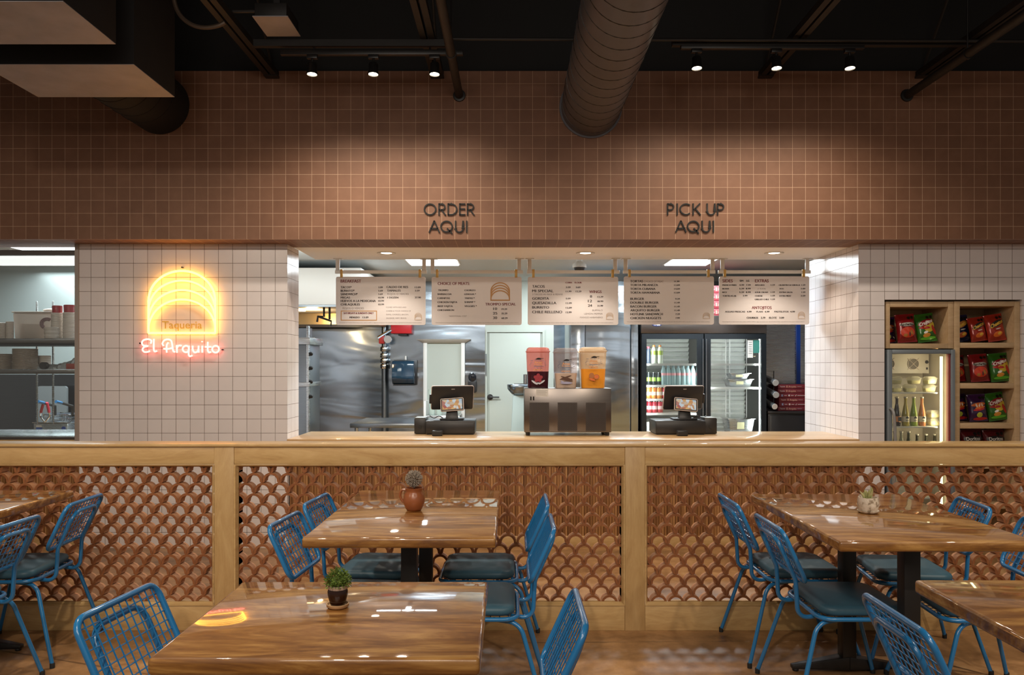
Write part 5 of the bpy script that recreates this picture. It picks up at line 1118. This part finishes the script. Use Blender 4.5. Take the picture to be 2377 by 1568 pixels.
def bag(kind):
    W, H, D = .155, .225, .030
    base, spec = {
     'green': ((.020,.115,.010), 1), 'red': ((.20,.006,.009), 2), 'purple': ((.030,.006,.05), 3), 'navy': ((.006,.009,.04), 4), 'orange': ((.32,.022,.010), 5), 'maroon': ((.07,.005,.009), 6)}[kind]
    o = thing('snack_bag', '', 'snack bag'); nu, nv = 12, 18
    def prof(u, v): return D*max(0, (1-(2*u-1)**2))**.5*max(0, min(1, min(v-.06, .94-v)/.22))**.6+.0015
    def wd(v): return W*(1-.05*math.sin(PI*v))
    def P3(u, v, sgn, e=0): return ((u-.5)*wd(v), -sgn*(prof(u, v)*(1+.10*math.sin(17*u+9*v)*math.sin(11*v+5*u))+e), v*H)
    mb = MB(); vs = []; fs = []
    for sgn in (1, -1):
        for j in range(nv+1):
            for i in range(nu+1): vs.append(P3(i/nu, j/nv, sgn))
    N = (nu+1)*(nv+1)
    for k in (0, 1):
        for j in range(nv):
            for i in range(nu):
                q = k*N+j*(nu+1)+i; fs.append((q, q+1, q+nu+2, q+nu+1) if k == 0 else (q+nu+1, q+nu+2, q+1, q))
    for j in range(nv):
        for i in (0, nu): q = j*(nu+1)+i; fs.append((q, q+nu+1, N+q+nu+1, N+q))
    for i in range(nu):
        for j in (0, nv): q = j*(nu+1)+i; fs.append((q, q+1, N+q+1, N+q))
    mb.add(vs, fs); mb.build('bag_body', BAGM.setdefault(kind, M('foil_'+kind, base, .22, .15, .5, 22, coat=.4)), o, smooth=80)
    def fn(e): return lambda p: P3(min(.98, max(.02, p[0]/W+.5)), min(.97, max(.03, p[2]/H)), 1, e)
    def patch(name, col, polys, e=.0012):
        mb = MB(); f = fn(e)
        for pl_ in polys:
            c = (sum(p[0] for p in pl_)/len(pl_), sum(p[1] for p in pl_)/len(pl_)); R = 4; vs = [f((c[0], 0, c[1]))]; n = len(pl_)
            for r in range(1, R+1): vs += [f((c[0]+(p[0]-c[0])*r/R, 0, c[1]+(p[1]-c[1])*r/R)) for p in pl_]
            fs = [(0, 1+k, 1+(k+1) % n) for k in range(n)]
            for r in range(R-1): fs += [(1+r*n+k, 1+(r+1)*n+k, 1+(r+1)*n+(k+1) % n, 1+r*n+(k+1) % n) for k in range(n)]
            mb.add(vs, fs)
        mb.build(name, M('bagprint_'+name+kind, col, .35), o, smooth=80)
    def word(name, s, col, cx, cz, w_, h, slope, e=.0026, bold=.03):
        mb = MB(); f = fn(e); put_text(mb, s, cx-w_/2, cx+w_/2, cz+h/2, cz-h/2, 0, bold, lambda p: f((p[0], 0, p[2]+(p[0]-cx)*slope))); mb.build(name, M('bagword_'+name+kind, col, .4), o, smooth=0)
    patch('black_octagons', (.004,.004,.004), [ell(.022, .192, .014, .013, PI/8, 8), ell(.052, .194, .014, .013, PI/8, 8)])
    if spec == 1:
        patch('yellow_flame', (.50,.36,.03), [ell(.022, .118, .05, .040, .7)]); patch('red_pepper', (.36,.015,.01), [ell(.054, .088, .014, .040, .25), ell(-.02, .112, .045, .011, -.1)], .0018)
        patch('logo_ground', (.20,.006,.012), [ell(-.002, .152, .066, .024, .22)], .002); word('logo_lettering', 'Crujitos', (.75,.72,.68), -.002, .152, .112, .026, .24, .003)
        patch('snack_picture', (.60,.26,.04), [ell(-.012, .052, .030, .016, .1)], .002); patch('white_burst', (.72,.72,.68), [ell(-.016, .076, .018, .009, .3)], .0022); patch('bright_green_foot', (.10,.42,.03), [ell(0, .028, .062, .012)], .0014)
    elif spec == 2:
        patch('logo_ground', (.42,.40,.36), [ell(0, .140, .060, .015)], .0016); word('logo_lettering', 'Rancheritos', (.02,.015,.01), 0, .140, .108, .017, 0, .0028)
        patch('scene_picture', (.55,.05,.02), [ell(0, .078, .058, .042)], .0014); patch('food_picture', (.40,.17,.04), [ell(-.022, .055, .016, .012), ell(.03, .075, .012, .022, .3)], .0022); patch('fire', (.05,.035,.03), [ell(.012, .062, .006, .018)], .0024)
    elif spec == 3:
        patch('orange_flash', (.60,.14,.02), [ell(0, .138, .062, .015, .1), ell(.01, .112, .045, .011, .15)], .0016); patch('red_flash', (.45,.02,.02), [ell(0, .096, .05, .010, .1), ell(.01, .02, .06, .012)], .0014)
        patch('pale_lettering_streaks', (.72,.60,.48), [ell(-.02, .130, .006, .016, .3), ell(.004, .132, .006, .016, -.4), ell(.026, .134, .006, .014, .2)], .0026); patch('lime_picture', (.42,.46,.05), [ell(.0, .052, .024, .021)], .002)
    elif spec in (4, 5):
        patch('logo_ground', (.02,.015,.015) if spec == 5 else (.40,.16,.03), [ell(.004, .142, .064, .024, .35)], .0016)
        word('logo_lettering', 'Cheetos', (.72,.44,.05), .004, .142, .112, .030, .36, .0028)
        patch('snack_picture', (.62,.14,.02) if spec == 5 else (.46,.10,.02), [ell(.0, .056, .040, .022, .2)], .0018); patch('cheese_picture', (.72,.44,.06), [ell(.012, .060, .018, .012, .3)], .0024)
        patch('white_flavour_strip', (.70,.62,.56), [ell(.01, .100, .024, .004, .12)], .0024)
    else:
        patch('logo_ground', (.012,.010,.010), [ell(0, .158, .066, .022)], .0016); word('logo_lettering', 'Doritos', (.72,.70,.66), 0, .158, .100, .024, 0, .0028, .01); patch('red_triangle', (.42,.02,.02), [[(-.02,.118),(.03,.112),(.004,.135)]], .0018)
        patch('chip_picture', (.58,.24,.05), [ell(0, .065, .035, .030)], .0018)
    return o
BAGM = {}; BAGP = {}
def put_bag(kind, p, pz, ydep, lean, lab, sc=1.0, yaw=0):
    f = kind not in BAGP
    if f: BAGP[kind] = bag(kind)
    o = BAGP[kind] if f else copy_tree(BAGP[kind])
    Y = YS+ydep; lean *= .85; sc *= .96; o.location = (X(p, Y), Y, sz_(pz)+.005+.078*sc*math.sin(abs(math.radians(lean)))); o.rotation_euler = Euler((math.radians(-7), math.radians(lean), math.radians(yaw)), 'XYZ'); o.scale = (sc,)*3
    o['label'] = lab; o['category'] = 'snack bag'; o['group'] = 'snack bags on the plywood shelves'
W3 = 'above the cooler'; R1 = 'on the tall unit top shelf'; R2 = 'on the tall unit second shelf'; R3 = 'on the tall unit third shelf'; R4 = 'on the tall unit lowest visible shelf'
put_bag('purple', 2060, 798, .23, -2, 'purple snack bag '+W3+', half hidden', 1.0)
put_bag('red', 2107, 798, .07, -5, 'red snack bag '+W3+', beside the green one', 1.05)
put_bag('green', 2154, 798, .08, -9, 'green snack bag '+W3, 1.05)
put_bag('navy', 2233, 796, .17, -7, 'navy and orange snack bag '+R1, 1.0)
put_bag('orange', 2274, 796, .11, -10, 'orange red snack bag in the middle '+R1, .90)
put_bag('orange', 2316, 796, .09, -10, 'orange red snack bag at the right end '+R1, 1.0)
put_bag('red', 2222, 890, .22, -3, 'red snack bag half hidden '+R2, 1.0)
put_bag('red', 2276, 890, .08, -5, 'red snack bag in the middle '+R2, 1.02)
put_bag('green', 2324, 890, .07, -6, 'green snack bag '+R2, 1.05)
put_bag('purple', 2226, 983, .20, -3, 'purple snack bag half hidden '+R3, 1.0)
put_bag('purple', 2272, 983, .08, -4, 'purple snack bag in the middle '+R3, 1.0)
put_bag('green', 2318, 983, .09, -10, 'green snack bag '+R3, 1.03)
put_bag('green', 2220, 1077, .23, -4, 'green snack bag half hidden '+R4, 1.0)
put_bag('maroon', 2260, 1077, .07, -3, 'dark maroon snack bag in the middle '+R4, 1.18)
put_bag('maroon', 2313, 1077, .06, -3, 'dark maroon snack bag at the right end '+R4, 1.18)

# bottle cooler
CB = sz_(812)
t_ = thing('bottle_cooler', 'grey framed glass door bottle cooler with warm light strip', 'cooler', (sx_(2140), YS+.2, 0))
c0, c1 = sx_(2058.5), sx_(2213); m_lin = M('cooler_liner', (.55,.50,.42), .5); m_cfr = M('grey_door_frame', (.22,.26,.30), .4, .3)
MB().box(c0, c0+.02, YS+.03, YS+.45, .1, CB).box(c1-.02, c1, YS+.03, YS+.45, .1, CB).box(c0+.02, c1-.02, YS+.03, YS+.45, CB-.03, CB).box(c0+.02, c1-.02, YS+.03, YS+.45, .1, .16).box(c0+.02, c1-.02, YS+.43, YS+.45, .16, CB-.03).build('cabinet', m_lin, t_)
B('base', m_rub, t_, (c0+.01, c1-.01, YS+.05, YS+.44, 0, .1))
g0, g1, gz = sx_(2068.5), sx_(2200), sz_(822)
d = MB().box(sx_(2057.5), g0, YS-.02, YS+.028, .12, CB).box(g1+.018, sx_(2220)-.02, YS-.02, YS+.028, .12, CB).box(g0, g1+.018, YS-.02, YS+.028, gz, CB).box(g0, g1+.018, YS-.02, YS+.028, .12, .2).build('door', m_cfr, t_, bevel=.003)
B('gasket', M('gasket_red', (.30,.05,.05), .5), d, (g1+.003, g1+.0175, YS-.005, YS+.027, .2, gz))
B('pane', m_glass, d, (g0, g1+.003, YS-.002, YS+.004, .2, gz))
MB().tube(smooth_path([(sx_(2063),YS-.021,sz_(949)),(sx_(2065),YS-.06,sz_(955)),(sx_(2068),YS-.065,sz_(990)),(sx_(2070),YS-.065,sz_(1080)),(sx_(2068),YS-.021,sz_(1150))]), .011, 8).build('handle', M('grey_handle', (.33,.34,.35), .35, .4), d)
m_strip = EM('warm_strip_glow', (1, .82, .45), 7)
MB().box(sx_(2190.5), sx_(2194.5), YS+.04, YS+.055, .25, sz_(828)).build('light_strip', m_strip, t_)
lamp('AREA', (sx_(2186), YS+.06, sz_(930)), 2.6, (1,.80,.48), (sx_(2110), YS+.25, sz_(930)), .05, name='cooler_light', size_y=.9)
fp = MB().box(c0+.03, c1-.035, YS+.30, YS+.31, sz_(868), CB-.031).build('fan_panel', M('fan_panel_paint', (.46,.42,.37), .5), t_)
for p in (2119.5, 2063):
    cx, cz = X(p, YS+.3), Z(845.5, YS+.3); r = .046
    f_ = MB().lathe([(r,0),(r,.003)], (cx, YS+.2995, cz), 24, (0,-1,0)).build('fan_opening', M('fan_shadow', (.10,.085,.07), .6), t_)
    MB().tube([(cx-r, YS+.294, cz-r), (cx+r, YS+.294, cz+r)], .002, 5).tube([(cx-r, YS+.294, cz+r), (cx+r, YS+.294, cz-r)], .002, 5).tube([(cx+r*.98*math.cos(a*PI/12), YS+.294, cz+r*.98*math.sin(a*PI/12)) for a in range(24)], .002, 5, True).build('guard', m_beige, f_)
MB().lathe([(.014,0),(.014,.004)], (X(2151, YS+.3), YS+.2995, Z(841, YS+.3)), 16, (0,-1,0)).build('thermostat_knob', m_rub, t_)
B('switch', m_rub, t_, (X(2149.5, YS+.3), X(2153, YS+.3), YS+.294, YS+.2995, Z(858.5, YS+.3), Z(853.5, YS+.3)))
for p in (913.5, 993.5, 1075, 1160): B('wire_shelf', m_wht, t_, (c0+.025, sx_(2186), YS+.05, YS+.40, sz_(p+1.3), sz_(p-1.3)))
def soda(liq, labm, shoulder=True, n=18):
    o = thing('glass_bottle', '', 'bottle')
    pr = [(.024,0),(.0275,.006),(.0285,.03),(.0275,.085),(.026,.10),(.0175,.148),(.0115,.18),(.0110,.216),(.0125,.219),(.0125,.226)]
    MB().lathe(pr, (0,0,0), n).build('glass', milky('bottle_glass_'+str(random.random()), liq, .62, .06), o, smooth=60)
    MB().lathe([(r*.9, z) for r, z in pr[:6]]+[(.010,.165)], (0,0,.002), n).build('drink', M('drink_'+str(random.random()), liq, .2), o, smooth=60)
    MB().lathe([(.0135,.222),(.0142,.232),(.010,.2345),(0,.2345)], (0,0,0), n).build('crown_cap', M('crown_'+str(random.random()), (.45,.42,.35), .35, .5), o)
    if labm:
        MB().lathe([(.0289,.034),(.0284,.078)], (0,0,0), n).build('paper_label', labm[0], o, smooth=60)
        mb = MB()
        for s in labm[1]: mb.prism_y(s, -.0300, -.0290)
        mb.build('label_mark', labm[2], o, smooth=0)
    return o
m_paper = M('cream_label', (.62,.56,.42), .5); m_dark = M('label_dark', (.015,.025,.03), .5)
mk = [ell(-.006, .066, .006, .006), ell(.006, .066, .006, .006), ell(0, .072, .006, .006), [(-.012,.046),(.012,.046),(.012,.049),(-.012,.049)], [(-.010,.041),(.010,.041),(.010,.043),(-.010,.043)]]
zs = sz_(992.2); Yb = YS+.12; g = 'glass bottles in the cooler'; wh = 'on the middle shelf of the cooler'
place(soda((.02,.008,.006), (M('orange_label', (.55,.20,.05), .5), [[(-.004,.04),(.022,.04),(.022,.072),(-.004,.072)]], m_dark)), X(2082, Yb), Yb, zs, 'dark brown bottle with orange label '+wh, 'bottle', g, True)
place(soda((.42,.34,.06), (m_paper, mk, m_dark)), X(2102, Yb), Yb, zs, 'yellow soda bottle '+wh, 'bottle', g, True)
place(soda((.30,.40,.05), (m_paper, mk, m_dark)), X(2121, Yb), Yb, zs, 'lime green soda bottle '+wh, 'bottle', g, True)
place(soda((.62,.26,.10), (m_paper, mk, m_dark)), X(2140, Yb), Yb, zs, 'orange soda bottle '+wh, 'bottle', g, True)
zs = sz_(1073.5); wh = 'on the lowest visible cooler shelf'
p0 = soda((.45,.45,.34), None); p1 = soda((.10,.11,.07), None); p2 = soda((.03,.03,.018), None)
place(p0, X(2077, Yb), Yb, zs, 'pale clear bottle beside the cooler handle '+wh, 'bottle', g, True); place(p0, X(2092, Yb), Yb, zs, 'second pale clear bottle from the cooler handle '+wh, 'bottle', g, False)
place(p1, X(2109, Yb), Yb, zs, 'smoky clear bottle '+wh, 'bottle', g, True)
for k, p in enumerate((2129, 2150, 2170)): q = place(p2, X(p, Yb+.06), Yb+.06, zs, f'{ORD[k]} of three dark capped bottles '+wh, 'bottle', g, k == 0); q.scale = (1, 1, .88)
m_tub = milky('clear_tub_plastic', (.80,.78,.66), .28, .08); m_mango = M('mango_filling', (.56,.50,.16), .5); m_cream = M('cream_filling', (.66,.60,.30), .5)
def tub():
    o = thing('fruit_cup', '', 'food cup')
    MB().hexa([(-.036,-.030,0),(.036,-.030,0),(.036,.030,0),(-.036,.030,0)], [(-.044,-.038,.046),(.044,-.038,.046),(.044,.038,.046),(-.044,.038,.046)]).build('cup', m_tub, o, bevel=.006)
    MB().hexa([(-.034,-.028,.002),(.034,-.028,.002),(.034,.028,.002),(-.034,.028,.002)], [(-.039,-.033,.030),(.039,-.033,.030),(.039,.033,.030),(-.039,.033,.030)]).build('filling', m_mango, o, bevel=.006)
    MB().box(-.048, .048, -.042, .042, .0465, .050).hexa([(-.04,-.034,.0505),(.04,-.034,.0505),(.04,.034,.0505),(-.04,.034,.0505)], [(-.028,-.022,.062),(.028,-.022,.062),(.028,.022,.062),(-.028,.022,.062)]).build('lid', m_tub, o, bevel=.002); return o
pt_ = tub(); fst = True
for p, row_, sh, lab in ((2077, 0, 912, 'clear cup of yellow fruit on the upper cooler shelf beside the door edge'), (2078, 1, 912, 'clear cup of yellow fruit stacked on another beside the cooler door edge'), (2112, 0, 912, 'clear cup of yellow fruit at the centre of the upper cooler shelf'),
                         (2122, 1, 912, 'tilted clear cup of yellow fruit on the top layer of the upper cooler shelf'), (2157, 0, 912, 'clear cup of yellow fruit beside the light strip on the upper cooler shelf'), (2157, 1, 912, 'clear cup of yellow fruit topmost beside the light strip on the upper shelf'),
                         (2166, 0, 992.2, 'lower clear cup of yellow fruit beside the orange soda bottle'), (2166, 1, 992.2, 'upper clear cup of yellow fruit beside the orange soda bottle')):
    q = place(pt_, X(p, YS+.14), YS+.14+random.uniform(-.01, .01), sz_(sh)+row_*.0632, lab, 'food cup', 'fruit cups in the cooler', fst); fst = False; q.rotation_euler.z = random.uniform(-.3, .3)

# ------------------------------------------------------------------ behind the left window
YL = 6.75
def lx(p, Y=YL): return X(p, Y)
def lz(p, Y=YL): return Z(p, Y)
t_ = thing('pass_shelf', 'two-tier steel pass shelf behind the kitchen window', 'shelf', (-4.3, YL+.2, .9))
sx0, sx1 = -6.2, xl0-.08
B('upper_shelf', m_steelb, t_, (sx0, sx1, YL, YL+.42, lz(797), lz(786)), .003); B('lower_shelf', m_steelb, t_, (sx0, sx1, YL, YL+.42, lz(868.5), lz(858.5)), .003)
B('under_lip', m_blackmetal, t_, (sx0, sx1, YL+.03, YL+.4, lz(797)-.02, lz(797)-.001))
for x in (lx(16), lx(56), -5.6): B('upright', m_steel, t_, (x-.007, x+.007, YL+.42, YL+.434, .9, lz(690)), .002)
B('white_band', EM('white_band_glow', (1,.98,.95), 1.1), t_, (sx0, sx1, YL-.2, YL-.17, lz(616, YL-.2), lz(592, YL-.2)))  # white band across the window top, with its own glow
tb = thing('steel_counter', 'steel work counter just inside the kitchen window', 'counter', (-4.6, 6.7, 0))
B('top', m_steel, tb, (sx0, xl0-.06, 6.42, 7.1, Z(1013, 6.42)-.04, Z(1013, 6.42)), .004); B('skirt', m_steeld, tb, (sx0, xl0-.08, 6.5, 7.05, .05, Z(1013, 6.42)-.041))
zu, zl2 = lz(786)+.001, lz(858.5)+.001
def stack(p0, p1, ptop, zb, y, m, lab, grp, name='container_stack', n_=14, taper=.06, capm=None, caph=0):
    Y = YL+y; a, b = lx(p0, Y), lx(p1, Y); r = (b-a)/2; H = lz(ptop, Y)-zb
    o = thing(name, lab, 'containers', ((a+b)/2, Y, zb), grp); pr = []
    for k in range(n_):
        z = H*k/n_; pr += [(r*.93, z), (r, z+H/n_*.35), (r*.985, z+H/n_*.8)]
    pr.append((r*.9, H)); MB().lathe(pr, ((a+b)/2, Y, zb), 24).build('stacked_cups', m, o, smooth=30)
    if capm: MB().lathe([(r*.80,0),(r*.86,caph*.9),(r*.80,caph)], ((a+b)/2, Y, zb+H+.0005), 24).build('red_cup', capm, o, smooth=50)
    return o
m_foam = M('foam_white', (.66,.57,.50), .6); m_redc = M('red_cup_plastic', (.34,.012,.02), .35); m_kraft = M('kraft_paper', (.42,.34,.28), .7); m_clr = milky('deli_plastic', (.78,.72,.66), .45)
stack(120, 146, 727, zu, .12, m_foam, 'tall white cup stack topped with a red cup, beside the plastic tub', 'cup stacks on the upper pass shelf', 'cup_stack', 20, capm=m_redc, caph=.062)
stack(147, 176, 726, zu, .10, m_foam, 'tall white cup stack topped with a dark red cup, beside the tiled pier', 'cup stacks on the upper pass shelf', 'cup_stack', 20, capm=m_redc, caph=.064)
stack(104, 135, 760, zu, .03, m_clr, 'short stack of clear deli cups in front of the tall red-topped stack', 'cup stacks on the upper pass shelf', 'cup_stack', 3)
stack(-12, 14, 750, zu, .10, m_foam, 'white lid stack cut off by the photo edge on the upper pass shelf', 'cup stacks on the upper pass shelf', 'lid_stack', 16)
stack(14.5, 31, 747, zu, .11, m_foam, 'white lid stack beside the plastic tub on the upper pass shelf', 'cup stacks on the upper pass shelf', 'lid_stack', 16)
stack(-14, 27, 822, zl2, .14, m_kraft, 'short stack of kraft bowls cut off by the photo edge', 'bowl stacks on the lower pass shelf', 'bowl_stack', 12)
stack(32, 85, 810, zl2, .14, m_kraft, 'wide tall stack of kraft bowls on the lower pass shelf', 'bowl stacks on the lower pass shelf', 'bowl_stack', 16)
stack(89, 117, 826, zl2, .26, m_foam, 'small stack of white bowls behind the foil bag', 'bowl stacks on the lower pass shelf', 'bowl_stack', 8)
t_ = thing('storage_tub', 'translucent plastic tub of cups on the upper pass shelf', 'tub', (lx(78), YL+.2, zu), None)
Yt = YL+.17; MB().hexa([(lx(34,Yt),Yt,zu),(lx(128,Yt),Yt,zu),(lx(128,Yt),Yt+.22,zu),(lx(34,Yt),Yt+.22,zu)], [(lx(30.5,Yt),Yt-.01,lz(727,Yt)),(lx(131,Yt),Yt-.01,lz(727,Yt)),(lx(131,Yt),Yt+.24,lz(727,Yt)),(lx(30.5,Yt),Yt+.24,lz(727,Yt))]).build('tub_body', milky('frosted_tub', (.80,.68,.60), .62), t_, bevel=.012)
MB().box(lx(29,Yt), lx(132,Yt), Yt-.015, Yt+.245, lz(727,Yt)+.001, lz(723.5,Yt)).build('lid', m_foam, t_, bevel=.003)
mb = MB(); mb.hexa([(lx(40,Yt),Yt+.03,zu+.004),(lx(86,Yt),Yt+.03,zu+.004),(lx(86,Yt),Yt+.18,zu+.004),(lx(40,Yt),Yt+.18,zu+.004)], [(lx(42,Yt),Yt+.03,lz(752,Yt)),(lx(84,Yt),Yt+.03,lz(752,Yt)),(lx(84,Yt),Yt+.18,lz(752,Yt)),(lx(42,Yt),Yt+.18,lz(752,Yt))]); mb.build('contents', m_kraft, t_, bevel=.006)
mb = MB()
for k in range(3): mb.tube([(lx(111,Yt)+(.035+.012*k)*math.cos(a*PI/10), Yt-.012-.001*k, lz(752,Yt)+(.030+.010*k)*math.sin(a*PI/10)) for a in range(3, 14)], .005, 6)
mb.build('printed_swirl', M('swirl_print', (.28,.17,.18), .6), t_)
single('paper_bundle', MB().ball((lx(103,Yt), Yt+.12, lz(723.5,Yt)+.0175), .075, 8, .22), m_foam, 'loose white paper bundle lying on the plastic tub', 'paper')
t_ = thing('foil_bag', 'crumpled clear and foil bag with red bottom on the lower pass shelf', 'bag', (lx(140), YL+.12, zl2))
mb = MB(); rn = random.Random(4); nx = 16; vs = []
for i in range(nx+1):
    for j in range(9):
        th = PI*j/8; r = .035+.028*max(0, (i-8)/8)+rn.uniform(-.008, .008); x = lx(92+88*i/nx, YL+.1); vs.append((x, YL+.10-r*1.2*math.cos(th), zl2+.002+(r*1.15+.03*max(0, (i-10)/6))*math.sin(th)))
mb.add(vs, [(i*9+j, i*9+j+1, (i+1)*9+j+1, (i+1)*9+j) for i in range(nx) for j in range(8)]); mb.build('wrap', M('crumpled_film', (.50,.52,.52), .25, .4, .5, 40), t_, smooth=20)
B('red_carton', M('red_carton_print', (.34,.05,.03), .5), t_, (lx(150), lx(180), YL+.02, YL+.05, zl2+.001, zl2+.05), .003)
MB().lathe([(.03,0),(.03,.05)], (lx(97), YL+.01, zl2+.032), 16, (0,1,0)).build('dark_roll_end', m_rub, t_)
# fryer beyond
Yy = 8.2
t_ = thing('deep_fryer', 'steel deep fryer with two baskets behind the kitchen window', 'fryer', (X(118, Yy), Yy+.2, 0))
f0, f1 = X(78, Yy), X(157, Yy)
B('cabinet', m_steel, t_, (f0, f1, Yy, Yy+.6, .0, Z(983, Yy)), .005); B('front_rim', m_chrome, t_, (f0-.005, f1+.005, Yy-.02, Yy+.05, Z(985, Yy)+.001+.01, Z(980.5, Yy)), .003)
sp = MB().prism_y(rrect(X(86, Yy+.6), X(155, Yy+.6), Z(985, Yy)-.02, Z(897, Yy+.6), .03), Yy+.6, Yy+.63).build('splash_back', M('splash_grey', (.30,.33,.34), .35, .5), t_)
MB().box(X(84, Yy), X(97, Yy), Yy-.003, Yy-.0005, Z(992, Yy), Z(987.5, Yy)).build('white_label', m_wht, t_)
MB().box(X(84, Yy), X(98, Yy), Yy-.003, Yy-.0005, Z(998, Yy), Z(993, Yy)).build('blue_label', M('label_blue', (.03,.08,.30), .5), t_)
MB().lathe([(.02,0),(.02,.012)], (X(148.5, Yy), Yy-.0005, Z(995, Yy)), 14, (0,-1,0)).build('dial', M('dial_blue', (.01,.03,.14), .4), t_)
for k, (a, b, c_) in enumerate(((90, 128, 128), (131, 168, 168))):
    o = thing('fryer_basket', ['wire fryer basket with blue and black handle behind the red tongs', 'wire fryer basket with blue and black handle beside the tiled pier'][k], 'basket', (X(c_, Yy+.2), Yy+.2, Z(962, Yy)), 'fryer baskets')
    mb = MB(); x0, x1 = X(c_-14, Yy+.2), X(c_+10, Yy+.2); zA, zB = Z(981, Yy+.2)+.01, Z(962, Yy+.2)
    for i in range(7): x = x0+(x1-x0)*i/6; mb.tube([(x, Yy+.1, zB), (x, Yy+.1, zA), (x, Yy+.4, zA), (x, Yy+.4, zB)], .003, 5)
    for z in (zA, (zA+zB)/2, zB): mb.tube([(x0, Yy+.1, z), (x1, Yy+.1, z), (x1, Yy+.4, z), (x0, Yy+.4, z)], .004 if z != zB else .008, 6, True)
    mb.build('wire_basket', m_chrome, o)
    MB().tube([(X(c_, Yy+.1), Yy+.1, zB), (X(c_, Yy+.05), Yy+.05, Z(944, Yy)), (X(a+12, Yy-.1), Yy-.1, Z(935, Yy))], .014, 8).build('black_grip', m_rub, o)
    MB().tube([(X(a+12, Yy-.1), Yy-.1, Z(935, Yy)), (X(a-1, Yy-.18), Yy-.18, Z(931, Yy))], .016, 8).build('blue_grip', M('grip_blue', (.03,.14,.30), .4), o)
t_ = thing('tongs', 'steel tongs with red grips leaning on the fryer', 'tongs', (X(104, Yy-.05), Yy-.05, Z(981, Yy)))
for s, (p, q) in enumerate(((101, 95), (109, 114))):
    MB().tube([(X(p, Yy-.1), Yy-.1, Z(934, Yy)), (X(q, Yy-.06), Yy-.06, Z(957, Yy))], .014, 8).build('red_grip', M('grip_red', (.55,.03,.06), .4), t_)
    MB().tube([(X(q, Yy-.06), Yy-.06, Z(957, Yy)), (X(q-2+4*s, Yy-.04), Yy-.04, Z(966, Yy)), (X(104, Yy-.04), Yy-.04, Z(980, Yy))], .008, 8).build('arm', m_chrome, t_)
